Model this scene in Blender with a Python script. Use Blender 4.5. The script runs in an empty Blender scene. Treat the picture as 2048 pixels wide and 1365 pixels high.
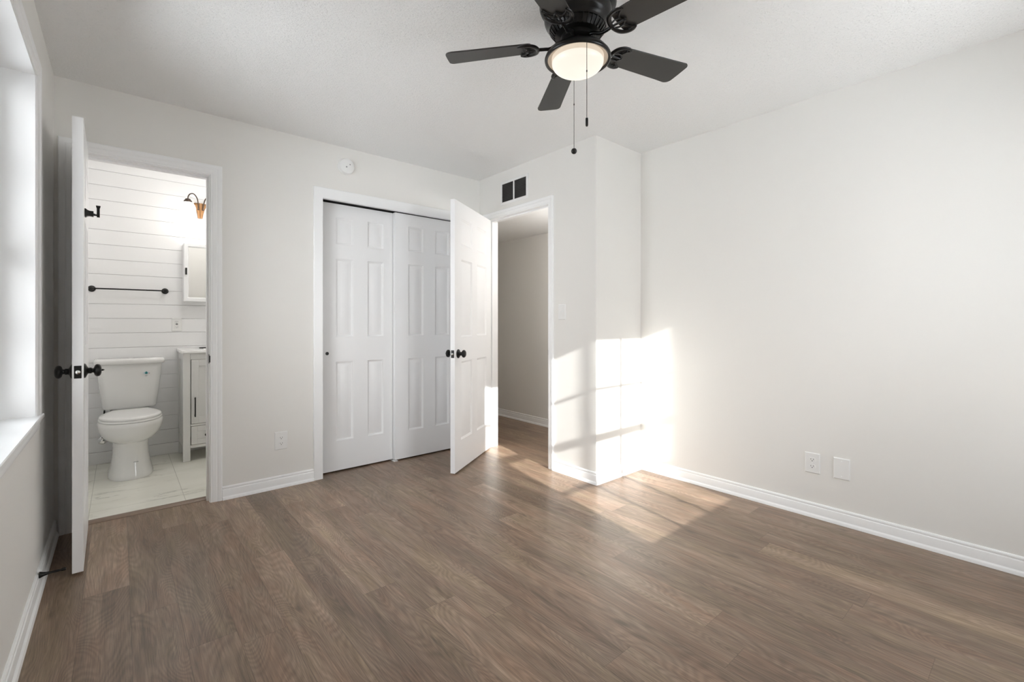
import bpy, bmesh, math, random
from mathutils import Vector, Matrix

SC = bpy.context.scene
COL = SC.collection
random.seed(7)
PI = math.pi

# ------------------------------------------------------------------ camera
F_PX, YAW, HOR, CAMZ = 918.0, math.radians(40.545), 645.0, 1.1323
cam_data = bpy.data.cameras.new('camera')
cam = bpy.data.objects.new('camera', cam_data)
COL.objects.link(cam)
cam.location = (0, 0, CAMZ)
cam.rotation_euler = (PI / 2, 0, -YAW)
cam_data.sensor_fit = 'HORIZONTAL'
cam_data.sensor_width = 36.0
cam_data.lens = 36.0 * F_PX / 2048.0
cam_data.shift_y = -(682.5 - HOR) / 2048.0
cam_data.clip_start = 0.02
cam_data.clip_end = 200
SC.camera = cam

# ------------------------------------------------------------------ exposure
SC.view_settings.view_transform = 'Standard'
SC.view_settings.look = 'None'
SC.view_settings.gamma = 1.0
SC.view_settings.exposure = 0.54
SC.view_settings.use_curve_mapping = False
try:
    SC.cycles.max_bounces = 14
    SC.cycles.diffuse_bounces = 9
    SC.cycles.glossy_bounces = 4
    SC.cycles.transparent_max_bounces = 12
    SC.cycles.sample_clamp_indirect = 8.0
except Exception:
    pass

# ------------------------------------------------------------------ sky
world = bpy.data.worlds.new('sky')
SC.world = world
world.use_nodes = True
wn = world.node_tree.nodes
wl = world.node_tree.links
wn.clear()
w_out = wn.new('ShaderNodeOutputWorld')
w_bg = wn.new('ShaderNodeBackground')
w_tc = wn.new('ShaderNodeTexCoord')
w_sep = wn.new('ShaderNodeSeparateXYZ')
w_ramp = wn.new('ShaderNodeValToRGB')
w_ramp.color_ramp.elements[0].position = 0.45
w_ramp.color_ramp.elements[0].color = (1.0, 0.985, 0.975, 1)
w_ramp.color_ramp.elements[1].position = 1.0
w_ramp.color_ramp.elements[1].color = (0.84, 0.91, 1.0, 1)
w_map = wn.new('ShaderNodeMapRange')
w_map.inputs['From Min'].default_value = -1
w_map.inputs['From Max'].default_value = 1
wl.new(w_tc.outputs['Generated'], w_sep.inputs[0])
wl.new(w_sep.outputs['Z'], w_map.inputs['Value'])
wl.new(w_map.outputs[0], w_ramp.inputs[0])
wl.new(w_ramp.outputs[0], w_bg.inputs['Color'])
w_bg.inputs['Strength'].default_value = 7.5
wl.new(w_bg.outputs[0], w_out.inputs[0])

# ------------------------------------------------------------------ sun
SUN_DIR = Vector((0.19, 1.0, -0.385)).normalized()
sun_d = bpy.data.lights.new('sun', 'SUN')
sun_d.energy = 7.0
sun_d.angle = math.radians(0.5)
sun_d.color = (1.0, 0.97, 0.93)
sun = bpy.data.objects.new('sun', sun_d)
sun.rotation_euler = SUN_DIR.to_track_quat('-Z', 'Y').to_euler()
sun.location = (0.5, -6, 4)
COL.objects.link(sun)

# ------------------------------------------------------------------ room plan (metres)
XL, XR, X1 = -0.264, 3.070, 2.529
YF, YB, Y2 = -0.62, 3.423, 2.054
H = 2.44
T = 0.115
BY = 4.93             # shiplap face in the bathroom
# windows: opening limits
LW_Y0, LW_Y1, W_Z0, W_Z1 = 1.70, 2.722, 0.742, 2.155
FW_X0, FW_X1 = 1.62, 2.635
REV = 0.12            # reveal depth
WG = 0.013            # gap filled by the reveal lining


def portal(name, loc, rot, sx, sy):
    d = bpy.data.lights.new(name, 'AREA')
    d.shape = 'RECTANGLE'
    d.size = sx
    d.size_y = sy
    d.cycles.is_portal = True
    o = bpy.data.objects.new(name, d)
    o.location = loc
    o.rotation_euler = rot
    COL.objects.link(o)


portal('window_portal', (XL - REV - 0.06, (LW_Y0 + LW_Y1) / 2, (W_Z0 + W_Z1) / 2), (0, -PI / 2, 0), W_Z1 - W_Z0, LW_Y1 - LW_Y0)
portal('window_portal', ((FW_X0 + FW_X1) / 2, YF - REV - 0.06, (W_Z0 + W_Z1) / 2), (PI / 2, 0, 0), FW_X1 - FW_X0, W_Z1 - W_Z0)

# ================================================================== materials
MATS = {}


def new_mat(name):
    m = bpy.data.materials.new(name)
    m.use_nodes = True
    nt = m.node_tree
    b = nt.nodes.get('Principled BSDF')
    MATS[name] = m
    return m, nt, b


def mat(name, col, rough=0.5, metal=0.0, nscale=40.0, var=0.02, bump=0.0, bscale=200.0, bdist=0.001, spec=0.5, coat=0.0):
    m, nt, b = new_mat(name)
    N, L = nt.nodes, nt.links
    tc = N.new('ShaderNodeTexCoord')
    no = N.new('ShaderNodeTexNoise')
    no.inputs['Scale'].default_value = nscale
    no.inputs['Detail'].default_value = 3
    L.new(tc.outputs['Object'], no.inputs['Vector'])
    mr = N.new('ShaderNodeMapRange')
    mr.inputs['To Min'].default_value = 1 - var
    mr.inputs['To Max'].default_value = 1 + var
    L.new(no.outputs['Fac'], mr.inputs['Value'])
    vm = N.new('ShaderNodeVectorMath')
    vm.operation = 'SCALE'
    vm.inputs[0].default_value = col
    L.new(mr.outputs[0], vm.inputs['Scale'])
    L.new(vm.outputs[0], b.inputs['Base Color'])
    b.inputs['Roughness'].default_value = rough
    b.inputs['Metallic'].default_value = metal
    b.inputs['Specular IOR Level'].default_value = spec
    b.inputs['Coat Weight'].default_value = coat
    if bump > 0:
        n2 = N.new('ShaderNodeTexNoise')
        n2.inputs['Scale'].default_value = bscale
        n2.inputs['Detail'].default_value = 2
        L.new(tc.outputs['Object'], n2.inputs['Vector'])
        bp = N.new('ShaderNodeBump')
        bp.inputs['Strength'].default_value = bump
        bp.inputs['Distance'].default_value = bdist
        L.new(n2.outputs['Fac'], bp.inputs['Height'])
        L.new(bp.outputs[0], b.inputs['Normal'])
    return m


M_WALL = mat('wall_paint', (0.820, 0.807, 0.780), 0.55, nscale=3, var=0.008, bump=0.12, bscale=260, bdist=0.0006, spec=0.3)
M_TRIM = mat('trim_paint', (0.92, 0.925, 0.93), 0.32, nscale=8, var=0.006, spec=0.45)
M_DOOR = mat('door_paint', (0.88, 0.882, 0.89), 0.34, nscale=6, var=0.008, bump=0.05, bscale=400, bdist=0.0004, spec=0.45)
M_SHIP = mat('shiplap_paint', (0.89, 0.89, 0.895), 0.45, nscale=5, var=0.012, spec=0.35)
M_PLAST = mat('white_plastic', (0.84, 0.84, 0.83), 0.3, nscale=30, var=0.004)
M_CHAIN = mat('chain_metal', (0.02, 0.018, 0.016), 0.6, metal=0.0, spec=0.2)
M_DARK = mat('slot_dark', (0.03, 0.03, 0.03), 0.6)
M_BLACK = mat('matte_black_metal', (0.016, 0.0155, 0.015), 0.38, metal=0.35, nscale=90, var=0.15, spec=0.4)
M_FANM = mat('oil_rubbed_metal', (0.013, 0.0125, 0.0125), 0.3, metal=0.4, nscale=60, var=0.2)
M_BLADE = mat('blade_laminate', (0.03, 0.029, 0.027), 0.42, nscale=25, var=0.08, spec=0.5)
M_CHROME = mat('chrome', (0.8, 0.8, 0.8), 0.12, metal=1.0, nscale=50, var=0.02)
M_BRONZE = mat('brushed_bronze', (0.30, 0.165, 0.08), 0.36, metal=0.85, nscale=70, var=0.12)
M_BRONZED = mat('dark_bronze', (0.10, 0.075, 0.06), 0.4, metal=0.8, nscale=70, var=0.12)
M_PORC = mat('porcelain', (0.83, 0.83, 0.82), 0.09, nscale=3, var=0.006, spec=0.55, coat=0.25)
M_SEAT = mat('seat_plastic', (0.86, 0.86, 0.85), 0.2, nscale=6, var=0.006)
M_VAN = mat('vanity_paint', (0.76, 0.76, 0.75), 0.4, nscale=12, var=0.01)
M_STONE = mat('cultured_stone', (0.88, 0.88, 0.87), 0.15, nscale=9, var=0.012)
M_MIRROR = mat('mirror_glass', (0.82, 0.82, 0.81), 0.02, metal=1.0, nscale=2, var=0.002)
M_TEAL = mat('teal_print', (0.01, 0.16, 0.17), 0.4)
M_LBLUE = mat('pale_blue_print', (0.45, 0.63, 0.68), 0.4)
M_RED = mat('red_print', (0.5, 0.16, 0.18), 0.4)
M_GREYP = mat('grey_print', (0.30, 0.31, 0.32), 0.5)
M_VINYL = mat('window_vinyl', (0.86, 0.87, 0.88), 0.3, nscale=10, var=0.004)
M_STRIP = mat('reducer_wood', (0.21, 0.145, 0.105), 0.45, nscale=60, var=0.18)
M_GROUND = mat('outdoor_paving', (0.76, 0.76, 0.755), 0.9, nscale=2, var=0.12, bump=0.4, bscale=20, bdist=0.01)
M_RING = mat('lamp_reflector', (0.80, 0.74, 0.66), 0.4, nscale=10, var=0.01)
M_HALLW = M_WALL

# ceiling: sprayed texture
M_CEIL, nt, b = new_mat('textured_ceiling')
N, L = nt.nodes, nt.links
b.inputs['Base Color'].default_value = (0.89, 0.89, 0.885, 1)
b.inputs['Roughness'].default_value = 0.9
b.inputs['Specular IOR Level'].default_value = 0.15
tc = N.new('ShaderNodeTexCoord')
v1 = N.new('ShaderNodeTexNoise')
v1.inputs['Scale'].default_value = 85
v1.inputs['Detail'].default_value = 5
v1.inputs['Roughness'].default_value = 0.65
v2 = N.new('ShaderNodeTexVoronoi')
v2.inputs['Scale'].default_value = 110
L.new(tc.outputs['Object'], v1.inputs['Vector'])
L.new(tc.outputs['Object'], v2.inputs['Vector'])
r1 = N.new('ShaderNodeValToRGB')
r1.color_ramp.elements[0].position = 0.42
r1.color_ramp.elements[1].position = 0.62
L.new(v1.outputs['Fac'], r1.inputs[0])
mx = N.new('ShaderNodeMath')
mx.operation = 'MULTIPLY_ADD'
L.new(v2.outputs['Distance'], mx.inputs[0])
mx.inputs[1].default_value = -0.5
L.new(r1.outputs[0], mx.inputs[2])
v3 = N.new('ShaderNodeTexNoise')
v3.inputs['Scale'].default_value = 125
v3.inputs['Detail'].default_value = 3
v3.inputs['Roughness'].default_value = 0.6
L.new(tc.outputs['Object'], v3.inputs['Vector'])
r3 = N.new('ShaderNodeValToRGB')
r3.color_ramp.elements[0].position = 0.32
r3.color_ramp.elements[1].position = 0.40
L.new(v3.outputs['Fac'], r3.inputs[0])
mx2 = N.new('ShaderNodeMath')
mx2.operation = 'MULTIPLY_ADD'
L.new(r3.outputs[0], mx2.inputs[0])
mx2.inputs[1].default_value = 1.6
ms3 = N.new('ShaderNodeMath')
ms3.operation = 'MULTIPLY'
L.new(mx.outputs[0], ms3.inputs[0])
ms3.inputs[1].default_value = 0.45
L.new(ms3.outputs[0], mx2.inputs[2])
mx = mx2
bp = N.new('ShaderNodeBump')
bp.inputs['Strength'].default_value = 0.6
bp.inputs['Distance'].default_value = 0.0028
L.new(mx.outputs[0], bp.inputs['Height'])
L.new(bp.outputs[0], b.inputs['Normal'])

# window glass: clear pane
M_GLASS, nt, b = new_mat('window_glass')
N, L = nt.nodes, nt.links
N.remove(b)
out = N.get('Material Output')
tr = N.new('ShaderNodeBsdfTransparent')
tr.inputs[0].default_value = (0.96, 0.975, 0.97, 1)
gl = N.new('ShaderNodeBsdfGlossy')
gl.inputs['Roughness'].default_value = 0.02
fr = N.new('ShaderNodeFresnel')
fr.inputs[0].default_value = 1.35
ms = N.new('ShaderNodeMixShader')
L.new(fr.outputs[0], ms.inputs[0])
L.new(tr.outputs[0], ms.inputs[1])
L.new(gl.outputs[0], ms.inputs[2])
L.new(ms.outputs[0], out.inputs[0])


def emis(name, col, strength, base=(0.9, 0.88, 0.85), edge=None):
    m, nt, b = new_mat(name)
    b.inputs['Base Color'].default_value = (*base, 1)
    b.inputs['Roughness'].default_value = 0.35
    b.inputs['Emission Color'].default_value = (*col, 1)
    b.inputs['Emission Strength'].default_value = strength
    N, L = nt.nodes, nt.links
    tc = N.new('ShaderNodeTexCoord')
    no = N.new('ShaderNodeTexNoise')
    no.inputs['Scale'].default_value = 4
    mr = N.new('ShaderNodeMapRange')
    mr.inputs['To Min'].default_value = strength * 0.94
    mr.inputs['To Max'].default_value = strength * 1.06
    L.new(tc.outputs['Object'], no.inputs['Vector'])
    L.new(no.outputs['Fac'], mr.inputs['Value'])
    L.new(mr.outputs[0], b.inputs['Emission Strength'])
    return m


M_BOWL = emis('frosted_bowl_lit', (1.0, 0.91, 0.79), 0.66, base=(0.12, 0.11, 0.10))
M_COLLAR = emis('frosted_bowl_edge', (1.0, 0.84, 0.66), 0.48, base=(0.12, 0.11, 0.10))
M_SHADE = emis('opal_shade_lit', (1.0, 0.95, 0.87), 1.25)

# wood plank floor -----------------------------------------------------------
PW, PL = 0.147, 1.22
M_WOOD, nt, b = new_mat('vinyl_plank_floor')
N, L = nt.nodes, nt.links


def math_node(op, a=None, c=None, d=None):
    n = N.new('ShaderNodeMath')
    n.operation = op
    for i, v in enumerate((a, c, d)):
        if v is None:
            continue
        if isinstance(v, (int, float)):
            n.inputs[i].default_value = v
        else:
            L.new(v, n.inputs[i])
    return n.outputs[0]


uv = N.new('ShaderNodeUVMap')
uv.uv_map = 'plank'
su = N.new('ShaderNodeSeparateXYZ')
L.new(uv.outputs[0], su.inputs[0])
ac, al = su.outputs['X'], su.outputs['Y']
at = N.new('ShaderNodeAttribute')
at.attribute_name = 'prand'
rnd = at.outputs['Fac']
rx = math_node('MULTIPLY', rnd, 37.3)
ry = math_node('MULTIPLY', rnd, 91.7)


def vec(x, y, z):
    n = N.new('ShaderNodeCombineXYZ')
    for i, v in enumerate((x, y, z)):
        if isinstance(v, (int, float)):
            n.inputs[i].default_value = v
        else:
            L.new(v, n.inputs[i])
    return n.outputs[0]


def noise(v, scale, detail=4, rough=0.55, dist=0.0):
    n = N.new('ShaderNodeTexNoise')
    n.inputs['Scale'].default_value = scale
    n.inputs['Detail'].default_value = detail
    n.inputs['Roughness'].default_value = rough
    n.inputs['Distortion'].default_value = dist
    L.new(v, n.inputs['Vector'])
    return n.outputs['Fac']


def ramp(fac, stops):
    r = N.new('ShaderNodeValToRGB')
    e = r.color_ramp.elements
    while len(e) < len(stops):
        e.new(0.5)
    for i, (p, c) in enumerate(stops):
        e[i].position = p
        e[i].color = (*c, 1)
    L.new(fac, r.inputs[0])
    return r.outputs[0]


def mixc(fac, a, c, mode='MIX'):
    n = N.new('ShaderNodeMix')
    n.data_type = 'RGBA'
    n.blend_type = mode
    if isinstance(fac, (int, float)):
        n.inputs[0].default_value = fac
    else:
        L.new(fac, n.inputs[0])
    for i, v in ((6, a), (7, c)):
        if isinstance(v, tuple):
            n.inputs[i].default_value = (*v, 1)
        else:
            L.new(v, n.inputs[i])
    return n.outputs[2]


# broad cloudy tone along each plank
cA = vec(math_node('MULTIPLY_ADD', ac, 12.0, rx), math_node('MULTIPLY_ADD', al, 1.45, ry), rnd)
nA = noise(cA, 1.5, 6, 0.62, 0.7)
colA = ramp(nA, [(0.24, (0.150, 0.101, 0.069)), (0.42, (0.222, 0.156, 0.110)), (0.58, (0.278, 0.200, 0.145)), (0.78, (0.375, 0.279, 0.202))])
# streaky grain
cB = vec(math_node('MULTIPLY_ADD', ac, 75.0, rx), math_node('MULTIPLY_ADD', al, 1.7, ry), 0.0)
nB = noise(cB, 1.0, 7, 0.72, 0.45)
# flame pattern (bent rings)
cC0 = vec(math_node('MULTIPLY_ADD', ac, 5.0, rx), math_node('MULTIPLY_ADD', al, 0.85, ry), 3.0)
nC0 = noise(cC0, 1.4, 1, 0.5, 0.5)
ringv = math_node('SINE', math_node('MULTIPLY', nC0, 230.0))
# fine pores
cD = vec(math_node('MULTIPLY_ADD', ac, 320.0, rx), math_node('MULTIPLY_ADD', al, 9.0, ry), 0.0)
nD = noise(cD, 1.0, 3, 0.6, 0.0)
# knots
cK = vec(math_node('MULTIPLY_ADD', ac, 9.0, rx), math_node('MULTIPLY_ADD', al, 3.6, ry), 0.0)
vk = N.new('ShaderNodeTexVoronoi')
vk.inputs['Scale'].default_value = 0.75
L.new(cK, vk.inputs['Vector'])
knot = ramp(math_node('ADD', vk.outputs['Distance'], math_node('MULTIPLY', nB, 0.10)), [(0.07, (0, 0, 0)), (0.20, (1, 1, 1))])
g1 = ramp(nB, [(0.30, (0.80, 0.79, 0.78)), (0.5, (1, 1, 1)), (0.72, (1.0, 1.0, 1.0))])
gB = math_node('MULTIPLY_ADD', nB, 1.05, 0.475)
gC = math_node('MULTIPLY_ADD', ringv, 0.11, 1.0)
gD = math_node('MULTIPLY_ADD', nD, 1.1, 0.45)
gP = math_node('MULTIPLY_ADD', rnd, 0.40, 0.80)
gk = N.new('ShaderNodeMapRange')
gk.inputs['To Min'].default_value = 0.55
gk.inputs['To Max'].default_value = 1.0
L.new(knot, gk.inputs['Value'])
gain = math_node('MULTIPLY', math_node('MULTIPLY', gB, gC), math_node('MULTIPLY', gD, math_node('MULTIPLY', gP, gk.outputs[0])))
hue = noise(vec(math_node('MULTIPLY_ADD', ac, 9.0, ry), math_node('MULTIPLY_ADD', al, 2.2, rx), 8.0), 1.3, 2)
tint = ramp(hue, [(0.35, (1.05, 0.965, 0.93)), (0.5, (1.01, 0.995, 0.99)), (0.66, (1.0, 1.0, 0.93))])
colW = mixc(1.0, colA, tint, 'MULTIPLY')
sc = N.new('ShaderNodeVectorMath')
sc.operation = 'SCALE'
L.new(colW, sc.inputs[0])
L.new(gain, sc.inputs['Scale'])
# seams
e1 = math_node('MINIMUM', ac, math_node('SUBTRACT', PW, ac))
at2 = N.new('ShaderNodeAttribute')
at2.attribute_name = 'plen'
e2 = math_node('MINIMUM', al, math_node('SUBTRACT', at2.outputs['Fac'], al))
ed = math_node('MINIMUM', e1, e2)
seam = N.new('ShaderNodeMapRange')
seam.inputs['From Min'].default_value = 0.0003
seam.inputs['From Max'].default_value = 0.0016
seam.inputs['To Min'].default_value = 0.72
seam.inputs['To Max'].default_value = 1.0
L.new(ed, seam.inputs['Value'])
sc2 = N.new('ShaderNodeVectorMath')
sc2.operation = 'SCALE'
L.new(sc.outputs[0], sc2.inputs[0])
L.new(seam.outputs[0], sc2.inputs['Scale'])
L.new(sc2.outputs[0], b.inputs['Base Color'])
L.new(math_node('MULTIPLY_ADD', nB, 0.16, 0.27), b.inputs['Roughness'])
b.inputs['Specular IOR Level'].default_value = 0.5
bpn = N.new('ShaderNodeBump')
bpn.inputs['Strength'].default_value = 0.22
bpn.inputs['Distance'].default_value = 0.0008
L.new(math_node('ADD', math_node('MULTIPLY', nD, 0.5), seam.outputs[0]), bpn.inputs['Height'])
L.new(bpn.outputs[0], b.inputs['Normal'])

# bathroom tile --------------------------------------------------------------
M_TILE, nt, b = new_mat('marble_tile')
N, L = nt.nodes, nt.links
tc = N.new('ShaderNodeTexCoord')
mp = N.new('ShaderNodeMapping')
mp.inputs['Rotation'].default_value = (0, 0, math.radians(-46))
mp.inputs['Scale'].default_value = (1.2, 4.2, 1)
L.new(tc.outputs['Object'], mp.inputs['Vector'])
nn = noise(mp.outputs[0], 1.7, 6, 0.62, 0.9)
vein = ramp(nn, [(0.475, (1, 1, 1)), (0.5, (0.55, 0.55, 0.53)), (0.525, (1, 1, 1))])
n2 = noise(mp.outputs[0], 1.1, 3, 0.5, 0.6)
baseT = ramp(n2, [(0.3, (0.78, 0.77, 0.69)), (0.7, (0.88, 0.87, 0.80))])
vmask = ramp(noise(tc.outputs['Object'], 3.1, 2, 0.5, 0.3), [(0.47, (0, 0, 0)), (0.60, (0.85, 0.85, 0.85))])
mT = mixc(vmask, baseT, mixc(1.0, baseT, vein, 'MULTIPLY'))
so = N.new('ShaderNodeSeparateXYZ')
L.new(tc.outputs['Object'], so.inputs[0])
fx_ = math_node('ABSOLUTE', math_node('SUBTRACT', math_node('FRACT', math_node('MULTIPLY_ADD', so.outputs['X'], 1 / 0.457, 0.2975 + 0.5)), 0.5))
fy_ = math_node('ABSOLUTE', math_node('SUBTRACT', math_node('FRACT', math_node('MULTIPLY_ADD', so.outputs['Y'], 1 / 0.914, 0.45)), 0.5))
gx = math_node('LESS_THAN', fx_, 0.0035)
gy = math_node('LESS_THAN', fy_, 0.0017)
gr = math_node('MAXIMUM', gx, gy)
L.new(mixc(gr, mT, (0.52, 0.51, 0.45)), b.inputs['Base Color'])
b.inputs['Roughness'].default_value = 0.28


# ================================================================== mesh helpers
def quad(bm, *ps):
    vs = [bm.verts.new(p) for p in ps]
    return bm.faces.new(vs)


def box(bm, x0, x1, y0, y1, z0, z1, M=None, mi=0):
    if x0 > x1: x0, x1 = x1, x0
    if y0 > y1: y0, y1 = y1, y0
    if z0 > z1: z0, z1 = z1, z0
    c = [Vector((x, y, z)) for z in (z0, z1) for y in (y0, y1) for x in (x0, x1)]
    if M is not None:
        c = [M @ p for p in c]
    v = [bm.verts.new(p) for p in c]
    for f in ((0, 2, 3, 1), (4, 5, 7, 6), (0, 1, 5, 4), (2, 6, 7, 3), (0, 4, 6, 2), (1, 3, 7, 5)):
        fc = bm.faces.new([v[i] for i in f])
        fc.material_index = mi
    return v


def ring_faces(bm, a, c, closed=True):
    n = len(a)
    for i in range(n if closed else n - 1):
        j = (i + 1) % n
        try:
            bm.faces.new((a[i], a[j], c[j], c[i]))
        except ValueError:
            pass


def loft(bm, rings, cap0=True, cap1=True, closed=True):
    vr = [[bm.verts.new(p) for p in r] for r in rings]
    for a, c in zip(vr, vr[1:]):
        ring_faces(bm, a, c, closed)
    if cap0: bm.faces.new(list(reversed(vr[0])))
    if cap1: bm.faces.new(vr[-1])
    return vr


def lathe(bm, prof, M=None, n=32, cap0=True, cap1=True):
    """prof: list of (r, z) about local Z."""
    rings = []
    for r, z in prof:
        rg = []
        for i in range(n):
            a = 2 * PI * i / n
            p = Vector((max(r, 1e-4) * math.cos(a), max(r, 1e-4) * math.sin(a), z))
            rg.append(M @ p if M is not None else p)
        rings.append(rg)
    loft(bm, rings, cap0, cap1)


def tube(bm, pts, r, n=8, flat=1.0, up=Vector((0, 0, 1))):
    pts = [Vector(p) for p in pts]
    rs = r if isinstance(r, (list, tuple)) else [r] * len(pts)
    rings = []
    for i, p in enumerate(pts):
        t = (pts[min(i + 1, len(pts) - 1)] - pts[max(i - 1, 0)]).normalized()
        s = t.cross(up)
        if s.length < 1e-4:
            s = t.cross(Vector((1, 0, 0)))
        s.normalize()
        u = s.cross(t).normalized()
        rings.append([p + (s * math.cos(2 * PI * k / n) + u * math.sin(2 * PI * k / n) * flat) * rs[i] for k in range(n)])
    loft(bm, rings)


def smooth_pts(pts, sub=6):
    """Catmull-Rom through points."""
    P = [Vector(p) for p in pts]
    P = [P[0] * 2 - P[1]] + P + [P[-1] * 2 - P[-2]]
    out = []
    for i in range(1, len(P) - 2):
        p0, p1, p2, p3 = P[i - 1:i + 3]
        for k in range(sub):
            t = k / sub
            out.append(0.5 * ((2 * p1) + (-p0 + p2) * t + (2 * p0 - 5 * p1 + 4 * p2 - p3) * t * t + (-p0 + 3 * p1 - 3 * p2 + p3) * t ** 3))
    out.append(P[-2])
    return out


def sweep(bm, prof, path, closed_prof=True):
    """prof: points (a,b) mapped by per-station functions; path: list of callables (a,b)->Vector."""
    rings = [[f(a, c) for a, c in prof] for f in path]
    loft(bm, rings, closed_prof, closed_prof, closed_prof)


def make(name, bm, m, parent=None, smooth=False, bevel=0.0, seg=2, angle=40, sub=0):
    bmesh.ops.recalc_face_normals(bm, faces=bm.faces)
    me = bpy.data.meshes.new(name)
    bm.to_mesh(me)
    bm.free()
    ms_ = m if isinstance(m, (list, tuple)) else [m]
    for x in ms_:
        me.materials.append(x)
    o = bpy.data.objects.new(name, me)
    COL.objects.link(o)
    if parent is not None:
        o.parent = parent
    if bevel > 0:
        md = o.modifiers.new('bevel', 'BEVEL')
        md.width = bevel
        md.segments = seg
        md.limit_method = 'ANGLE'
        md.angle_limit = math.radians(35)
        md.harden_normals = False
        smooth = True
    if sub:
        md = o.modifiers.new('subd', 'SUBSURF')
        md.levels = sub
        md.render_levels = sub
        smooth = True
    if smooth:
        for p in me.polygons:
            p.use_smooth = True
        if not sub:
            try:
                me.set_sharp_from_angle(angle=math.radians(angle))
            except Exception:
                pass
    return o


def empty(name, loc=(0, 0, 0), rz=0.0, M=None):
    o = bpy.data.objects.new(name, None)
    o.empty_display_size = 0.05
    COL.objects.link(o)
    o.location = loc
    o.rotation_euler = (0, 0, rz)
    if M is not None:
        o.matrix_world = M
    return o


def tag(o, label=None, cat=None, group=None, kind=None):
    if label: o['label'] = label
    if cat: o['category'] = cat
    if group: o['group'] = group
    if kind: o['kind'] = kind
    return o


def struct(o, label, cat):
    return tag(o, label, cat, kind='structure')


# ================================================================== shell
# floor: one surface made of plank faces
def build_floor():
    bm = bmesh.new()
    uvl = bm.loops.layers.uv.new('plank')
    pr = bm.faces.layers.float.new('prand')
    pl = bm.faces.layers.float.new('plen')
    known = {0: 2.286, 1: 1.932, 2: 0.62, 3: 2.470, 4: 1.10, 5: 1.850, 6: 1.598, 7: 2.62, 8: 0.948, 9: 1.75, 10: 0.688, 11: 2.05,
             12: 1.36, 13: 0.248, 14: 0.510, 15: 1.70, 16: 0.93, 17: 2.2, 18: 0.05, 19: 1.15, 20: 0.55, -1: 1.35, -2: 0.75, -3: 1.9}
    rg = random.Random(11)
    for k in range(-3, 25):
        x0 = 0.033 + PW * k
        x1 = x0 + PW
        if x0 > XR + 0.7: break
        c = (x0 + x1) / 2
        ylo = YF - T
        yhi = 6.2 if c > X1 else (4.3 if c > 1.08 else 3.49)
        off = known.get(k, rg.random() * PL)
        y = off - math.ceil((off - ylo) / PL) * PL
        while y < yhi:
            ya, yb = max(y, ylo), min(y + PL, yhi)
            r = rg.random()
            xa, xb = max(x0, XL - 0.06), min(x1, 3.64)
            if yb - ya > 1e-4 and xb - xa > 1e-4:
                f = quad(bm, (xa, ya, 0), (xb, ya, 0), (xb, yb, 0), (xa, yb, 0))
                for lp in f.loops:
                    lp[uvl].uv = (lp.vert.co.x - x0, lp.vert.co.y - y)
                f[pr] = r
                f[pl] = PL
            y += PL
    # under-slab so that the floor has thickness
    o = make('floor', bm, M_WOOD)
    return struct(o, 'grey-brown wood plank floor of the bedroom running on into the hall', 'floor')


def make_plain(name, boxes, m, bevel=0.0):
    bm = bmesh.new()
    for bx in boxes:
        box(bm, *bx)
    return make(name, bm, m, bevel=bevel)


build_floor()
bm = bmesh.new()
quad(bm, (-0.40, 3.49, -0.001), (1.05, 3.49, -0.001), (1.05, 5.05, -0.001), (-0.40, 5.05, -0.001))
struct(make('floor_bathroom', bm, M_TILE), 'pale marble-look tile floor of the bathroom with thin grout lines', 'floor')
struct(make_plain('floor_slab', [(-0.6, 4.2, -0.9, 6.4, -0.12, -0.004)], M_GROUND), 'concrete slab below the floor finishes', 'floor')

# ceilings
struct(make_plain('ceiling', [(XL - T, XR + T, YF - T, YB + T, H, H + 0.1)], M_CEIL), 'white ceiling with sprayed texture over the bedroom', 'ceiling')
struct(make_plain('ceiling_bathroom', [(-0.45, 1.16, YB + T, 5.1, H, H + 0.1)], M_CEIL), 'white ceiling of the bathroom', 'ceiling')
HC = 2.10
struct(make_plain('ceiling_hall', [(X1 + T, 3.52, Y2 + T, 6.2, HC, HC + 0.1)], M_CEIL), 'lower white ceiling of the hall beyond the open door', 'ceiling')

# walls
BO = (-0.181 - 0.018, 0.430 + 0.018, 2.054 + 0.018)      # rough opening, bathroom door
CO = (1.119, 2.340, 2.031)                                # closet opening
HO = (2.521 - 0.018, 3.290 + 0.018, 2.051 + 0.018)        # rough opening, hall door
struct(make_plain('wall_left', [
    (XL - T - 0.06, XL, YF - T, LW_Y0 - WG, 0, H), (XL - T - 0.06, XL, LW_Y1 + WG, YB + T, 0, H),
    (XL - T - 0.06, XL, LW_Y0 - WG, LW_Y1 + WG, 0, W_Z0 - 0.021), (XL - T - 0.06, XL, LW_Y0 - WG, LW_Y1 + WG, W_Z1 + WG, H)], M_WALL),
    'light greige left wall around the bright window', 'wall')
struct(make_plain('wall_back', [
    (XL, BO[0], YB, YB + T, 0, H), (BO[0], BO[1], YB, YB + T, BO[2], H), (BO[1], CO[0], YB, YB + T, 0, H),
    (CO[0], CO[1], YB, YB + T, CO[2] + 0.03, H), (CO[1], X1 + T, YB, YB + T, 0, H)], M_WALL),
    'light greige wall holding the bathroom doorway and the closet doors', 'wall')
struct(make_plain('wall_entry', [
    (X1, X1 + T, Y2, HO[0], 0, H), (X1, X1 + T, HO[1], YB, 0, H), (X1, X1 + T, HO[0], HO[1], HO[2], H)], M_WALL),
    'light greige wall holding the hall doorway and the air vent', 'wall')
struct(make_plain('wall_corner', [(X1 + T, XR, Y2, Y2 + T, 0, H), (XR, 3.64, Y2, Y2 + T, 0, H)], M_WALL),
       'narrow sunlit wall face between the hall doorway wall and the long right wall', 'wall')
struct(make_plain('wall_right', [(XR, XR + T, YF - T, Y2, 0, H)], M_WALL), 'long plain light greige right wall', 'wall')
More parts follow.
